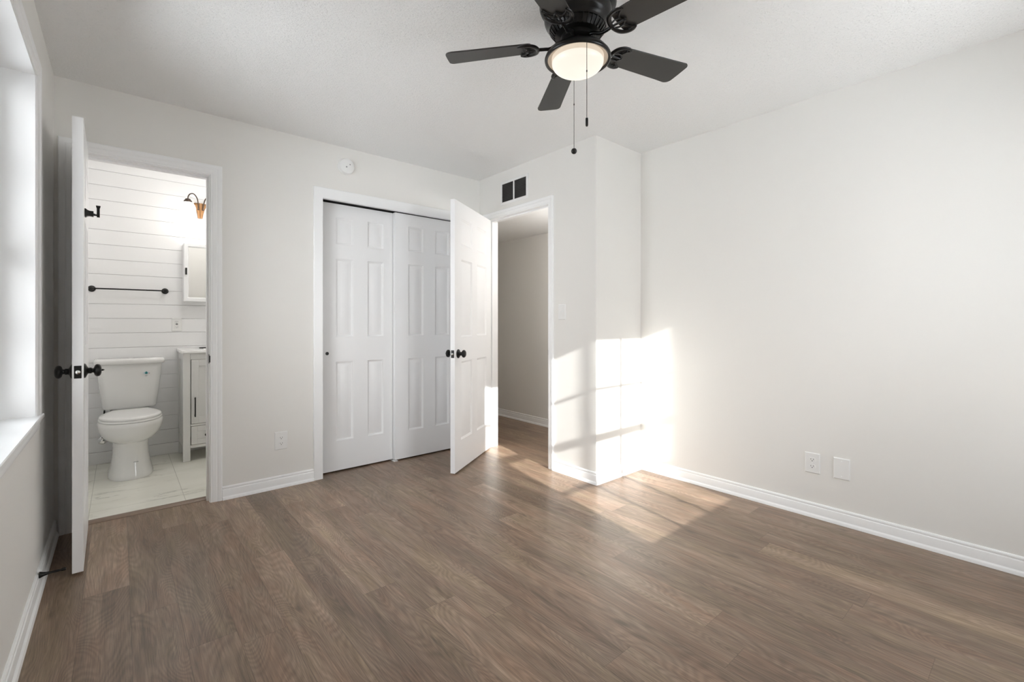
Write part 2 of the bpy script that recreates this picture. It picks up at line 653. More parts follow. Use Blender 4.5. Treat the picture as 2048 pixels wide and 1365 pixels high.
struct(make_plain('wall_front', [
    (XL - T, FW_X0 - WG, YF - T - 0.06, YF, 0, H), (FW_X1 + WG, XR + T, YF - T - 0.06, YF, 0, H),
    (FW_X0 - WG, FW_X1 + WG, YF - T - 0.06, YF, 0, W_Z0 - 0.021), (FW_X0 - WG, FW_X1 + WG, YF - T - 0.06, YF, W_Z1 + WG, H)], M_WALL),
    'wall behind the camera with the window that lets the sun in', 'wall')
# hall
struct(make_plain('wall_hall_far', [(3.52, 3.64, Y2 + T, 6.3, 0, H)], M_WALL), 'shaded hall wall seen through the open hall door', 'wall')
struct(make_plain('wall_hall_end', [(X1, 3.52, 6.2, 6.3, 0, H)], M_WALL), 'end wall of the hall', 'wall')
struct(make_plain('wall_hall_near', [(X1, X1 + T, YB + T, 6.2, 0, H)], M_WALL), 'hall wall backing the closet', 'wall')
# closet
struct(make_plain('wall_closet', [(1.05, 1.119, YB + T, 4.25, 0, H), (1.119, X1, 4.2, 4.25, 0, H)], M_WALL), 'inner walls of the closet', 'wall')
struct(make_plain('ceiling_closet', [(1.16, X1, YB + T, 4.2, H, H + 0.05)], M_CEIL), 'ceiling inside the closet', 'ceiling')
# bathroom
struct(make_plain('wall_bathroom_left', [(-0.42, -0.32, YB + T, 5.05, 0, H)], M_SHIP), 'left wall of the bathroom behind the open door', 'wall')
struct(make_plain('wall_bathroom_right', [(1.02, 1.05, YB + T, 5.05, 0, H)], M_WALL), 'right wall of the bathroom', 'wall')
bm = bmesh.new()
lines = [0.094, 0.212, 0.332, 0.451, 0.569, 0.687, 0.806, 0.925, 1.045, 1.164, 1.281, 1.400, 1.519, 1.638, 1.757, 1.875, 1.995, 2.112, 2.231, 2.350, 2.44]
box(bm, -0.32, 1.02, BY + 0.009, BY + 0.10, 0, H)
for a, c in zip(lines, lines[1:]):
    box(bm, -0.32, 1.02, BY, BY + 0.0095, a + 0.0016, c - 0.0012)
box(bm, -0.32, 1.02, BY - 0.010, BY + 0.0095, 0, 0.093)
struct(make('wall_bathroom_back', bm, M_SHIP, bevel=0.0008, seg=1), 'white horizontal shiplap wall behind the toilet', 'wall')

# ------------------------------------------------------------------ baseboards
BBP = [(0, 0.0), (0.021, 0.0), (0.0205, 0.008), (0.018, 0.015), (0.0125, 0.020), (0.0115, 0.0215), (0.0115, 0.060),
       (0.0105, 0.063), (0.0075, 0.0655), (0.0075, 0.0705), (0.0095, 0.0735), (0.0085, 0.079), (0.005, 0.083), (0.0, 0.084)]


def baseboard(name, pts, label, prof=BBP):
    """pts: polyline (x, y) on the wall face, room on the left of the travel direction."""
    bm = bmesh.new()
    P = [Vector((x, y, 0)) for x, y in pts]
    st = []
    for i, p in enumerate(P):
        if i == 0:
            d = (P[1] - P[0]).normalized(); n = Vector((-d.y, d.x, 0)); k = 1.0
        elif i == len(P) - 1:
            d = (P[-1] - P[-2]).normalized(); n = Vector((-d.y, d.x, 0)); k = 1.0
        else:
            d0 = (p - P[i - 1]).normalized(); d1 = (P[i + 1] - p).normalized()
            n0 = Vector((-d0.y, d0.x, 0)); n1 = Vector((-d1.y, d1.x, 0))
            n = (n0 + n1).normalized(); k = 1.0 / n.dot(n0)
        st.append(lambda a, z, p=p, n=n, k=k: p + n * (a * k) + Vector((0, 0, z)))
    sweep(bm, prof, st)
    o = make(name, bm, M_TRIM, smooth=True, angle=25)
    return struct(o, label, 'baseboard')


# room lies on the left of travel
baseboard('baseboard_right', [(XR, YF), (XR, Y2), (X1, Y2), (X1, 2.464)], 'white moulded baseboard along the right wall, wrapping the sunlit corner')
baseboard('baseboard_back', [(1.056, YB), (0.498, YB)], 'short white baseboard between the bathroom doorway and the closet')
baseboard('baseboard_corner', [(X1, 3.348), (X1, YB), (2.403, YB)], 'bit of baseboard in the corner behind the open hall door')
baseboard('baseboard_left', [(XL, YB), (XL, YF), (XR, YF)], 'white baseboard along the left wall below the window')
baseboard('baseboard_hall', [(3.52, Y2 + T), (3.52, 6.2)], 'white baseboard at the foot of the shaded hall wall')

# ------------------------------------------------------------------ casings
CAS = [(0.0, 0.0), (0.0, 0.0065), (0.003, 0.0085), (0.010, 0.0085), (0.013, 0.0105), (0.030, 0.0125), (0.036, 0.0105),
       (0.041, 0.0135), (0.050, 0.0155), (0.058, 0.0155), (0.0625, 0.0125), (0.063, 0.0)]
FLAT = [(0.0, 0.0), (0.0, 0.012), (0.003, 0.0145), (0.060, 0.0145), (0.063, 0.012), (0.063, 0.0)]


def casing(name, a0, a1, zt, tomap, label, prof=CAS, scale=1.0, topscale=None, zb=0.0, full=False, jamb=None, parent=None):
    """Casing around an opening a0..a1, head at zt. tomap(a, z, out)->Vector."""
    bm = bmesh.new()
    ts = topscale or scale
    st = [
        lambda w, o: tomap(a0 - w * scale, zb, o),
        lambda w, o: tomap(a0 - w * scale, zt + w * ts, o),
        lambda w, o: tomap(a1 + w * scale, zt + w * ts, o),
        lambda w, o: tomap(a1 + w * scale, zb, o)]
    sweep(bm, prof, st)
    if jamb:
        jamb(bm)
    o = make(name, bm, M_TRIM, parent, smooth=True, angle=25)
    if parent is None:
        struct(o, label, 'door casing')
    return o


def jamb_back(bm):
    J0, J1, JZ = -0.181, 0.430, 2.054
    box(bm, J0 - 0.018, J0, YB, YB + T, 0, JZ + 0.018)
    box(bm, J1, J1 + 0.018, YB, YB + T, 0, JZ + 0.018)
    box(bm, J0, J1, YB, YB + T, JZ, JZ + 0.018)
    box(bm, J0, J0 + 0.010, YB + 0.040, YB + 0.074, 0, JZ - 0.010)
    box(bm, J1 - 0.010, J1, YB + 0.040, YB + 0.074, 0, JZ - 0.010)
    box(bm, J0, J1, YB + 0.040, YB + 0.074, JZ - 0.010, JZ)


t1 = casing('trim_1', -0.185, 0.434, 2.058, lambda a, z, o: Vector((a, YB - o, z)), 'white moulded casing and jamb around the bathroom doorway', jamb=jamb_back)
casing('trim_2', CO[0], CO[1], CO[2], lambda a, z, o: Vector((a, YB - o, z)), 'plain flat white casing around the closet opening', prof=FLAT, topscale=1.25,
       jamb=lambda bm: (box(bm, CO[0] - 0.012, CO[0], YB, YB + T, 0, CO[2]), box(bm, CO[1], CO[1] + 0.012, YB, YB + T, 0, CO[2]),
                        box(bm, CO[0] - 0.012, CO[1] + 0.012, YB, YB + T, CO[2] + 0.012, CO[2] + 0.03),
                        box(bm, CO[0], CO[1], YB, YB + 0.016, CO[2], CO[2] + 0.012)))


def jamb_hall(bm):
    J0, J1, JZ = 2.521, 3.290, 2.051
    box(bm, X1, X1 + T, J0 - 0.018, J0, 0, JZ + 0.018)
    box(bm, X1, X1 + T, J1, J1 + 0.018, 0, JZ + 0.018)
    box(bm, X1, X1 + T, J0, J1, JZ, JZ + 0.018)
    box(bm, X1 + 0.040, X1 + 0.074, J0, J0 + 0.010, 0, JZ - 0.010)
    box(bm, X1 + 0.040, X1 + 0.074, J1 - 0.010, J1, 0, JZ - 0.010)
    box(bm, X1 + 0.040, X1 + 0.074, J0, J1, JZ - 0.010, JZ)


t3 = casing('trim_3', 2.518, 3.294, 2.054, lambda a, z, o: Vector((X1 - o, a, z)), 'white moulded casing and jamb around the hall doorway', scale=0.87, jamb=jamb_hall)

# strike plates, set in the jambs
bm = bmesh.new()
box(bm, 0.4285, 0.4302, 3.428, 3.456, 0.872, 0.930)
box(bm, 0.4295, 0.4335, 3.417, 3.4285, 0.880, 0.922)
make('strike_plate', bm, M_BLACK, t1, bevel=0.002)
bm = bmesh.new()
box(bm, X1 + 0.006, X1 + 0.034, 2.5205, 2.5225, 0.868, 0.926)
box(bm, X1 - 0.004, X1 + 0.006, 2.517, 2.522, 0.878, 0.918)
make('strike_plate', bm, M_BLACK, t3, bevel=0.002)

# wood strip at the bathroom threshold
bm = bmesh.new()
prof = [(3.482, 0.0), (3.484, 0.004), (3.500, 0.009), (3.530, 0.011), (3.5375, 0.009), (3.5385, 0.0)]
loft(bm, [[Vector((x, y, z)) for y, z in prof] for x in (-0.181, 0.430)])
tag(make('threshold_strip', bm, M_STRIP, smooth=True, angle=30), 'narrow brown wood transition strip on the floor of the bathroom doorway', 'threshold', kind='structure')


# ------------------------------------------------------------------ windows
def window(name, length, label, M, units):
    """Local frame: X along the wall 0..length, Y into the room (0 = room face of wall), Z up."""
    root = empty(name, M=M)
    struct(root, label, 'window')
    # lining of the reveal
    bm = bmesh.new()
    for bx in ((-0.012, 0.0, -REV, 0.0, W_Z0 - 0.02, W_Z1 + 0.012), (length, length + 0.012, -REV, 0.0, W_Z0 - 0.02, W_Z1 + 0.012),
               (0, length, -REV, 0.0, W_Z1, W_Z1 + 0.012)):
        box(bm, *bx)
    make('reveal_lining', bm, M_TRIM, root)
    # casing (left, head, right)
    bm = bmesh.new()
    cp = [(0.0, 0.0), (0.0, 0.006), (0.004, 0.0075), (0.020, 0.010), (0.030, 0.0095), (0.034, 0.0125), (0.052, 0.0145), (0.056, 0.012), (0.057, 0.0)]
    e = 0.005
    zs = W_Z0
    sweep(bm, cp, [lambda w, o: Vector((-e - w, o, zs)), lambda w, o: Vector((-e - w, o, W_Z1 + e + w)),
                   lambda w, o: Vector((length + e + w, o, W_Z1 + e + w)), lambda w, o: Vector((length + e + w, o, zs))])
    make('window_casing', bm, M_TRIM, root, smooth=True, angle=25)
    # stool and apron
    bm = bmesh.new()
    pr = [(-REV, W_Z0 - 0.020), (-REV, W_Z0), (0.016, W_Z0), (0.019, W_Z0 - 0.003), (0.019, W_Z0 - 0.014), (0.015, W_Z0 - 0.018), (0.012, W_Z0 - 0.020)]
    box(bm, 0.0, length, -REV, 0.0, W_Z0 - 0.020, W_Z0)
    pr2 = [(0.0, W_Z0 - 0.020), (0.0, W_Z0), (0.016, W_Z0), (0.019, W_Z0 - 0.003), (0.019, W_Z0 - 0.014), (0.015, W_Z0 - 0.020)]
    loft(bm, [[Vector((x, a, z)) for a, z in pr2] for x in (-0.085, length + 0.085)])
    make('window_sill', bm, M_TRIM, root, smooth=True, angle=30)
    bm = bmesh.new()
    ap = [(0.0, W_Z0 - 0.020), (0.012, W_Z0 - 0.020), (0.012, W_Z0 - 0.030), (0.007, W_Z0 - 0.036), (0.009, W_Z0 - 0.046), (0.005, W_Z0 - 0.060), (0.0, W_Z0 - 0.062)]
    loft(bm, [[Vector((x, a, z)) for a, z in ap] for x in (-0.055, length + 0.055)])
    make('window_apron', bm, M_TRIM, root, smooth=True, angle=30)
    # window units
    for (u0, u1) in units:
        bm = bmesh.new()
        f = 0.028
        ya, yb = -REV - 0.055, -REV + 0.0
        for bx in ((u0, u0 + f, ya, yb, W_Z0, W_Z1), (u1 - f, u1, ya, yb, W_Z0, W_Z1), (u0 + f, u1 - f, ya, yb, W_Z1 - f, W_Z1), (u0 + f, u1 - f, ya, yb, W_Z0, W_Z0 + f * 0.7)):
            box(bm, *bx)
        make('window_frame', bm, M_VINYL, root, bevel=0.002)
        s0, s1 = u0 + f, u1 - f
        gz = [0.800, 1.098, 1.412, 1.752, 2.092]      # glass bottom, lower muntin, rail centre, upper muntin, glass top
        st = 0.026
        for nm, (za, zm, zb_), yy in (('lower_sash', (0.7906, 1.0975, 1.378), -REV - 0.030), ('upper_sash', (1.437, 1.752, 2.092), -REV - 0.030)):
            bm = bmesh.new()
            y0, y1 = yy - 0.012, yy + 0.012
            zlo = W_Z0 + 0.0196 if nm == 'lower_sash' else 1.4075
            zhi = 1.4075 if nm == 'lower_sash' else W_Z1 - f
            box(bm, s0, s0 + st, y0, y1, zlo, zhi)
            box(bm, s1 - st, s1, y0, y1, zlo, zhi)
            box(bm, s0 + st, s1 - st, y0, y1, zlo, za)
            box(bm, s0 + st, s1 - st, y0, y1, zb_, zhi)
            sash = make(nm, bm, M_VINYL, root, bevel=0.0015)
            bm = bmesh.new()
            g0, g1 = s0 + st, s1 - st
            pw = (g1 - g0) / 3
            for k in (1, 2):
                box(bm, g0 + pw * k - 0.012, g0 + pw * k + 0.012, yy - 0.007, yy + 0.007, za, zb_)
            box(bm, g0, g1, yy - 0.007, yy + 0.007, zm - 0.011, zm + 0.011)
            make('muntin_grid', bm, M_VINYL, sash)
            bm = bmesh.new()
            quad(bm, (g0, yy, za), (g1, yy, za), (g1, yy, zb_), (g0, yy, zb_))
            make('glass_pane', bm, M_GLASS, sash)
    return root


# left window: room side is +X -> local X = +Y world reversed
ML = Matrix.Translation((XL, LW_Y1, 0)) @ Matrix.Rotation(-PI / 2, 4, 'Z')   # local x -> -Y world, local y -> +X world
wlen = LW_Y1 - LW_Y0
window('window_1', wlen, 'bright white-framed window at the left edge with deep reveal and sill', ML, [(0.0, wlen)])
MF = Matrix.Translation((FW_X0, YF, 0))
window('window_2', FW_X1 - FW_X0, 'gridded sash window behind the camera that throws the sun patch', MF, [(0.0, FW_X1 - FW_X0)])


# ================================================================== doors
def panel_slab(w, h, t, xs, zs):
    """Slab x 0..w, y 0..t, z 0..h with raised panels on both faces. xs, zs: lists of (a,b)."""
    bm = bmesh.new()
    xc = sorted({0, w} | {v for p in xs for v in p})
    zc = sorted({0, h} | {v for p in zs for v in p})
    for side in (0, 1):
        y = 0.0 if side == 0 else t
        sg = 1 if side == 0 else -1
        grid = {}
        for i, x in enumerate(xc):
            for j, z in enumerate(zc):
                grid[i, j] = bm.verts.new((x, y, z))
        for i in range(len(xc) - 1):
            for j in range(len(zc) - 1):
                x0, x1, z0, z1 = xc[i], xc[i + 1], zc[j], zc[j + 1]
                corner = [grid[i, j], grid[i + 1, j], grid[i + 1, j + 1], grid[i, j + 1]]
                if (x0, x1) in [tuple(p) for p in xs] and (z0, z1) in [tuple(p) for p in zs]:
                    prev = corner
                    for ins, dep in ((0.004, 0.0035), (0.009, 0.005), (0.013, 0.009), (0.020, 0.009), (0.042, 0.002)):
                        cur = [bm.verts.new(p) for p in ((x0 + ins, y + sg * dep, z0 + ins), (x1 - ins, y + sg * dep, z0 + ins), (x1 - ins, y + sg * dep, z1 - ins), (x0 + ins, y + sg * dep, z1 - ins))]
                        ring_faces(bm, prev, cur)
                        prev = cur
                    bm.faces.new(prev)
                else:
                    bm.faces.new(corner)
    for a, c in (((0, 0, 0), (0, t, h)), ((w, 0, 0), (w, t, h))):
        x = a[0]
        quad(bm, (x, 0, 0), (x, t, 0), (x, t, h), (x, 0, h))
    quad(bm, (0, 0, 0), (w, 0, 0), (w, t, 0), (0, t, 0))
    quad(bm, (0, 0, h), (w, 0, h), (w, t, h), (0, t, h))
    bmesh.ops.remove_doubles(bm, verts=bm.verts, dist=1e-5)
    return bm


def cols(w, st, mid):
    pw = (w - 2 * st - mid) / 2
    return [(st, st + pw), (st + pw + mid, w - st)]


ROWS = [(0.222, 0.820), (1.008, 1.600), (1.710, 1.912)]


def knob(parent, base, direction, nub=True):
    M = Matrix.Translation(base) @ Vector((0, 0, 1)).rotation_difference(Vector(direction)).to_matrix().to_4x4()
    bm = bmesh.new()
    prof = [(0.0335, 0.0), (0.0335, 0.003), (0.031, 0.006), (0.024, 0.009), (0.017, 0.012), (0.013, 0.015), (0.0135, 0.017), (0.0135, 0.025), (0.0105, 0.027),
            (0.0105, 0.032), (0.014, 0.034), (0.022, 0.036), (0.0275, 0.0405), (0.0292, 0.046), (0.028, 0.0515), (0.0235, 0.0565), (0.015, 0.0595), (0.005, 0.0605)]
    if nub:
        prof += [(0.0042, 0.061), (0.0042, 0.063), (0.0052, 0.064), (0.003, 0.067), (0.0006, 0.071)]
    else:
        prof += [(0.0005, 0.0607)]
    lathe(bm, prof, M, 28)
    return make('door_knob', bm, M_BLACK, parent, smooth=True, angle=50)


def latch(parent, x, ymid, z):
    bm = bmesh.new()
    box(bm, x - 0.001, x + 0.0015, ymid - 0.0125, ymid + 0.0125, z - 0.0285, z + 0.0285)
    o = make('latch_plate', bm, M_BLACK, parent, bevel=0.003)
    bm = bmesh.new()
    lathe(bm, [(0.009, 0.0), (0.009, 0.005), (0.006, 0.008), (0.0005, 0.009)], Matrix.Translation((x + 0.001, ymid, z)) @ Matrix.Rotation(PI / 2, 4, 'Y'), 16)
    make('latch_bolt', bm, M_CHROME, o, smooth=True)
    return o


def hinge(parent, x, y, z):
    bm = bmesh.new()
    lathe(bm, [(0.0055, -0.045), (0.006, -0.044), (0.006, 0.044), (0.0055, 0.045), (0.003, 0.05)], Matrix.Translation((x, y, z)), 12)
    box(bm, x, x + 0.006, y, y + 0.030, z - 0.044, z + 0.044)
    make('hinge', bm, M_BLACK, parent, smooth=True)


def swing_door(name, w, h, hinge_xy, ang, t, zb, cs, kz, label, closed_side, hook=False):
    """Local: hinge at x=0, free edge at x=w; y 0..t. Rotated about Z by ang at hinge_xy."""
    M = Matrix.Translation((hinge_xy[0], hinge_xy[1], zb)) @ Matrix.Rotation(ang, 4, 'Z')
    bm = panel_slab(w, h, t, cs, ROWS)
    door = make(name, bm, M_DOOR, smooth=True, angle=30)
    door.matrix_world = M
    struct(door, label, 'door')
    kx = w - 0.060
    knob(door, (kx, 0, kz - zb), (0, -1, 0), nub=closed_side == 0)
    knob(door, (kx, t, kz - zb), (0, 1, 0), nub=closed_side == 1)
    latch(door, w, t / 2, kz - zb)
    for z in (0.18, 1.02, 1.84):
        hinge(door, -0.004, -0.006, z)
    return door


# bathroom door: hinged left, opened about 90 degrees into the bedroom.
# local +x runs from hinge toward free end (world -Y); local +y is world +X
a1 = -PI / 2 + 0.0117
d1 = swing_door('door_1', 0.598, 2.040, (-0.167, 3.420), a1, 0.0375, 0.012, cols(0.598, 0.108, 0.10), 0.909,
                'open white six-panel door with black knobs swung against the left wall by the bathroom', 1)
# robe hook on the visible side of the bathroom door (part of the door)
hk = bmesh.new()
hx, hz = 0.598 - 0.128, 1.648 - 0.012
ty = 0.0375


def sq_loft(bm, st):
    loft(bm, [[Vector((hx + sx * a, y, hz + dz + sz * c)) for sx, sz in ((-1, -1), (1, -1), (1, 1), (-1, 1))] for y, a, c, dz in st])


sq_loft(hk, [(ty, 0.0185, 0.0185, 0), (ty + 0.004, 0.0185, 0.0185, 0), (ty + 0.010, 0.0135, 0.0135, 0), (ty + 0.018, 0.0115, 0.0115, -0.001), (ty + 0.030, 0.0125, 0.0125, -0.002), (ty + 0.031, 0.0125, 0.0125, -0.002)])
sq_loft(hk, [(ty + 0.029, 0.0065, 0.0065, -0.003), (ty + 0.038, 0.0035, 0.0035, -0.005), (ty + 0.048, 0.0035, 0.0035, -0.005)])
box(hk, hx - 0.007, hx + 0.007, ty + 0.042, ty + 0.053, hz - 0.014, hz + 0.036)
loft(hk, [[Vector((hx + sx * a, ty + 0.0475 + sy * c, hz + z)) for sx, sy in ((-1, -1), (1, -1), (1, 1), (-1, 1))] for z, a, c in ((0.026, 0.0065, 0.005), (0.036, 0.0095, 0.008), (0.040, 0.0095, 0.0085))])
make('robe_hook', hk, M_BLACK, d1, bevel=0.0008)

# hall door
ua = math.atan2(-0.527, -0.85)
d4 = swing_door('door_4', 0.768, 2.033, (2.518, 3.287), ua, 0.035, 0.012, cols(0.768, 0.115, 0.105), 0.896,
                'open white six-panel hall door with black knobs standing in front of the closet', 0)


# closet sliding doors
def slider(name, x0, w, y0, label):
    bm = panel_slab(w, 2.013, 0.034, cols(w, 0.119, 0.115), [(a - 0.0, b_) for a, b_ in ROWS])
    d = make(name, bm, M_DOOR, smooth=True, angle=30)
    d.location = (x0, y0, 0.013)
    struct(d, label, 'closet door')
    return d


d2 = slider('door_2', 1.121, 0.618, 3.490, 'left white six-panel sliding closet door with small black finger pull')
d3 = slider('door_3', 1.701, 0.636, 3.450, 'right white six-panel sliding closet door, in front of the left one')
for d, px in ((d2, 0.054), (d3, 0.636 - 0.054)):
    bm = bmesh.new()
    lathe(bm, [(0.0125, 0.0), (0.0125, 0.0015), (0.0105, 0.0022), (0.0095, 0.0006), (0.0005, 0.0005)], Matrix.Translation((px, 0, 0.886)) @ Matrix.Rotation(PI / 2, 4, 'X'), 20)
    make('finger_pull', bm, M_BLACK, d, smooth=True)
# floor guide between the closet doors
bm = bmesh.new()
box(bm, 1.690, 1.725, 3.444, 3.528, 0.0, 0.006)
box(bm, 1.704, 1.716, 3.4845, 3.4895, 0.006, 0.022)
tag(make('door_guide', bm, M_PLAST, bevel=0.001), 'tiny white floor guide under the meeting edges of the closet doors', 'door guide')
bm = bmesh.new()
box(bm, CO[0], CO[1], 3.441, 3.445, 1.995 + 0.033, CO[2] + 0.012)
box(bm, CO[0], CO[1], 3.445, 3.532, CO[2] + 0.008, CO[2] + 0.012)
bm.free()
bm = bmesh.new()
box(bm, CO[0], CO[1], 3.446, 3.530, CO[2] + 0.004, CO[2] + 0.012)
struct(make('trim_4', bm, M_DARK), 'dark sliding door track above the closet doors', 'track')


# ================================================================== wall fittings
def facing(loc, n):
    """Matrix: local X right along the wall, local Y = out of wall (n), Z up."""
    n = Vector(n)
    z = Vector((0, 0, 1))
    x = n.cross(z) * 1.0
    m = Matrix((x, n, z)).transposed().to_4x4()
    m.translation = Vector(loc)
    return m


def plate_bm(w, h, t=0.006):
    bm = bmesh.new()
    rings = []
    for dx, y in ((0, 0), (0, t * 0.45), (0.004, t)):
        rings.append([Vector((sx * (w / 2 - dx), y, sz * (h / 2 - dx))) for sx, sz in ((-1, -1), (1, -1), (1, 1), (-1, 1))])
    loft(bm, rings)
    return bm


def outlet(loc, n, w, h, label, name='wall_outlet'):
    r = empty(name, M=facing(loc, n))
    tag(r, label, 'outlet', 'duplex power outlets on the bedroom walls')
    make('cover_plate', plate_bm(w, h), M_PLAST, r)
    for sz in (-1, 1):
        zc = sz * 0.0195
        bm = bmesh.new()
        ring = []
        for k in range(24):
            a = 2 * PI * k / 24
            ring.append((0.0172 * math.cos(a), max(-0.0125, min(0.0125, 0.0172 * math.sin(a)))))
        loft(bm, [[Vector((x, y, zc + z)) for x, z in ring] for y in (0.004, 0.0078)])
        f = make('receptacle', bm, M_PLAST, r, smooth=True, angle=30)
        bm = bmesh.new()
        box(bm, -0.0075, -0.0055, 0.0072, 0.0081, zc - 0.001, zc + 0.007)
        box(bm, 0.0055, 0.0075, 0.0072, 0.0081, zc - 0.0005, zc + 0.0065)
        lathe(bm, [(0.0026, 0.0), (0.0026, 0.0009)], Matrix.Translation((0, 0.0072, zc - 0.0065)) @ Matrix.Rotation(-PI / 2, 4, 'X'), 10)
        make('socket_slots', bm, M_DARK, f)
    bm = bmesh.new()
    lathe(bm, [(0.003, 0.0), (0.0025, 0.0015), (0.0005, 0.002)], Matrix.Translation((0, 0.0058, 0)) @ Matrix.Rotation(-PI / 2, 4, 'X'), 10)
    make('screw', bm, M_PLAST, r, smooth=True)
    return r


outlet((0.843, YB, 0.321), (0, -1, 0), 0.082, 0.121, 'white duplex outlet low on the wall between the bathroom doorway and the closet')
outlet((XR, 0.894, 0.313), (-1, 0, 0), 0.078, 0.118, 'white duplex outlet low on the right wall, left of the blank plate')
r = empty('blank_cover_plate', M=facing((XR, 0.751, 0.312), (-1, 0, 0)))
tag(r, 'blank white cover plate low on the right wall, right of the outlet', 'cover plate')
make('cover_plate', plate_bm(0.078, 0.118, 0.007), M_PLAST, r)
for sz in (-1, 1):
    bm = bmesh.new()
    lathe(bm, [(0.003, 0.0), (0.0026, 0.0016), (0.0005, 0.002)], Matrix.Translation((0, 0.0066, sz * 0.042)) @ Matrix.Rotation(-PI / 2, 4, 'X'), 12)
    make('screw', bm, M_TRIM, r, smooth=True)

# light switch
r = empty('light_switch', M=facing((X1, 2.377, 1.209), (-1, 0, 0)))
tag(r, 'white toggle light switch on the wall right of the hall doorway', 'light switch')
make('cover_plate', plate_bm(0.072, 0.116), M_PLAST, r)
bm = bmesh.new()
loft(bm, [[Vector((sx * 0.0045, y, zc + sz * hz_)) for sx, sz in ((-1, -1), (1, -1), (1, 1), (-1, 1))] for y, zc, hz_ in ((0.005, 0.0, 0.010), (0.011, 0.003, 0.007), (0.018, 0.008, 0.0045))])
make('toggle', bm, M_PLAST, r, bevel=0.0006)
for sz in (-1, 1):
    bm = bmesh.new()
    lathe(bm, [(0.0028, 0.0), (0.0025, 0.0013), (0.0005, 0.0018)], Matrix.Translation((0, 0.0056, sz * 0.030)) @ Matrix.Rotation(-PI / 2, 4, 'X'), 10)
    make('screw', bm, M_PLAST, r, smooth=True)

# air vent
VY0, VY1, VZ0, VZ1 = 2.752, 3.105, 2.148, 2.349
r = empty('air_vent', M=facing((X1, (VY0 + VY1) / 2, (VZ0 + VZ1) / 2), (-1, 0, 0)))
tag(r, 'white return air vent with dark louvres above the hall doorway', 'air vent')
w2, h2 = (VY1 - VY0) / 2, (VZ1 - VZ0) / 2
gw, gh = 0.1545, 0.0785
bm = bmesh.new()
rings = []
for (a, c, y) in ((w2, h2, 0.0), (w2, h2, 0.003), (w2 - 0.006, h2 - 0.006, 0.006), (gw, gh, 0.006), (gw, gh, -0.0)):
    rings.append([Vector((sx * a, y, sz * c)) for sx, sz in ((-1, -1), (1, -1), (1, 1), (-1, 1))])
loft(bm, rings, False, False)
box(bm, -0.008, 0.008, 0.0, 0.006, -gh, gh)
make('vent_frame', bm, M_PLAST, r, smooth=True, angle=20)
bm = bmesh.new()
box(bm, -gw, gw, 0.0003, 0.001, -gh, gh)
make('vent_recess', bm, M_DARK, r)
M_SLAT = mat('louvre_grey', (0.028, 0.027, 0.026), 0.5)
for sx in (-1, 1):
    bm = bmesh.new()
    a, c = (0.008, gw) if sx > 0 else (-gw, -0.008)
    n = 12
    for k in range(n):
        z = -gh + (k + 0.5) * 2 * gh / n
        v = [Vector(p) for p in ((a, 0.0052, z - 0.0042), (c, 0.0052, z - 0.0042), (c, 0.0014, z + 0.0025), (a, 0.0014, z + 0.0025))]
        loft(bm, [[p for p in v], [p + Vector((0, 0.0004, 0.0008)) for p in v]])
    make('louvre', bm, M_SLAT, r)

# smoke detector
r = empty('smoke_detector', M=facing((1.288, YB, 2.297), (0, -1, 0)))
tag(r, 'round white smoke detector on the wall above the closet, just below the ceiling', 'smoke detector')
RX = Matrix.Rotation(-PI / 2, 4, 'X')
bm = bmesh.new()
lathe(bm, [(0.060, 0.0), (0.060, 0.006), (0.057, 0.012)], RX, 40)
make('mounting_base', bm, M_PLAST, r, smooth=True)
bm = bmesh.new()
lathe(bm, [(0.057, 0.009), (0.0575, 0.022), (0.054, 0.030), (0.046, 0.034), (0.030, 0.036), (0.0005, 0.0365)], RX, 40)
make('detector_cap', bm, M_PLAST, r, smooth=True, angle=30)
bm = bmesh.new()
lathe(bm, [(0.0045, 0.0), (0.0045, 0.002), (0.0005, 0.0022)], Matrix.Translation((-0.020, 0.0345, 0.012)) @ RX, 12)
lathe(bm, [(0.0055, 0.0), (0.0055, 0.002), (0.0005, 0.0022)], Matrix.Translation((0.006, 0.0355, -0.010)) @ RX, 12)
make('sensor_holes', bm, M_GREYP, r)

# door stop on the left baseboard
r = empty('door_stop', loc=(XL + 0.0115, 2.738, 0.076))
tag(r, 'black rigid door stop sticking out of the left baseboard behind the open door', 'door stop')
RY = Matrix.Rotation(PI / 2, 4, 'Y') 
bm = bmesh.new()
lathe(bm, [(0.0125, -0.002), (0.0125, 0.002), (0.009, 0.010), (0.0062, 0.022), (0.0048, 0.035), (0.0045, 0.060), (0.0050, 0.066)], RY, 20)
make('stop_rod', bm, M_BLACK, r, smooth=True)
bm = bmesh.new()
lathe(bm, [(0.0060, 0.065), (0.0066, 0.067), (0.0066, 0.076), (0.005, 0.079), (0.0005, 0.080)], RY, 20)
make('rubber_tip', bm, M_BLACK, r, smooth=True)

# ================================================================== ceiling fan
FX, FY, PHI = 1.368, 1.2025, 0.56782052
fan = empty('ceiling_fan', loc=(FX, FY, H))
tag(fan, 'black five-blade ceiling fan with a glowing frosted bowl light and two pull chains', 'ceiling fan')


def Z(z):
    return z - H


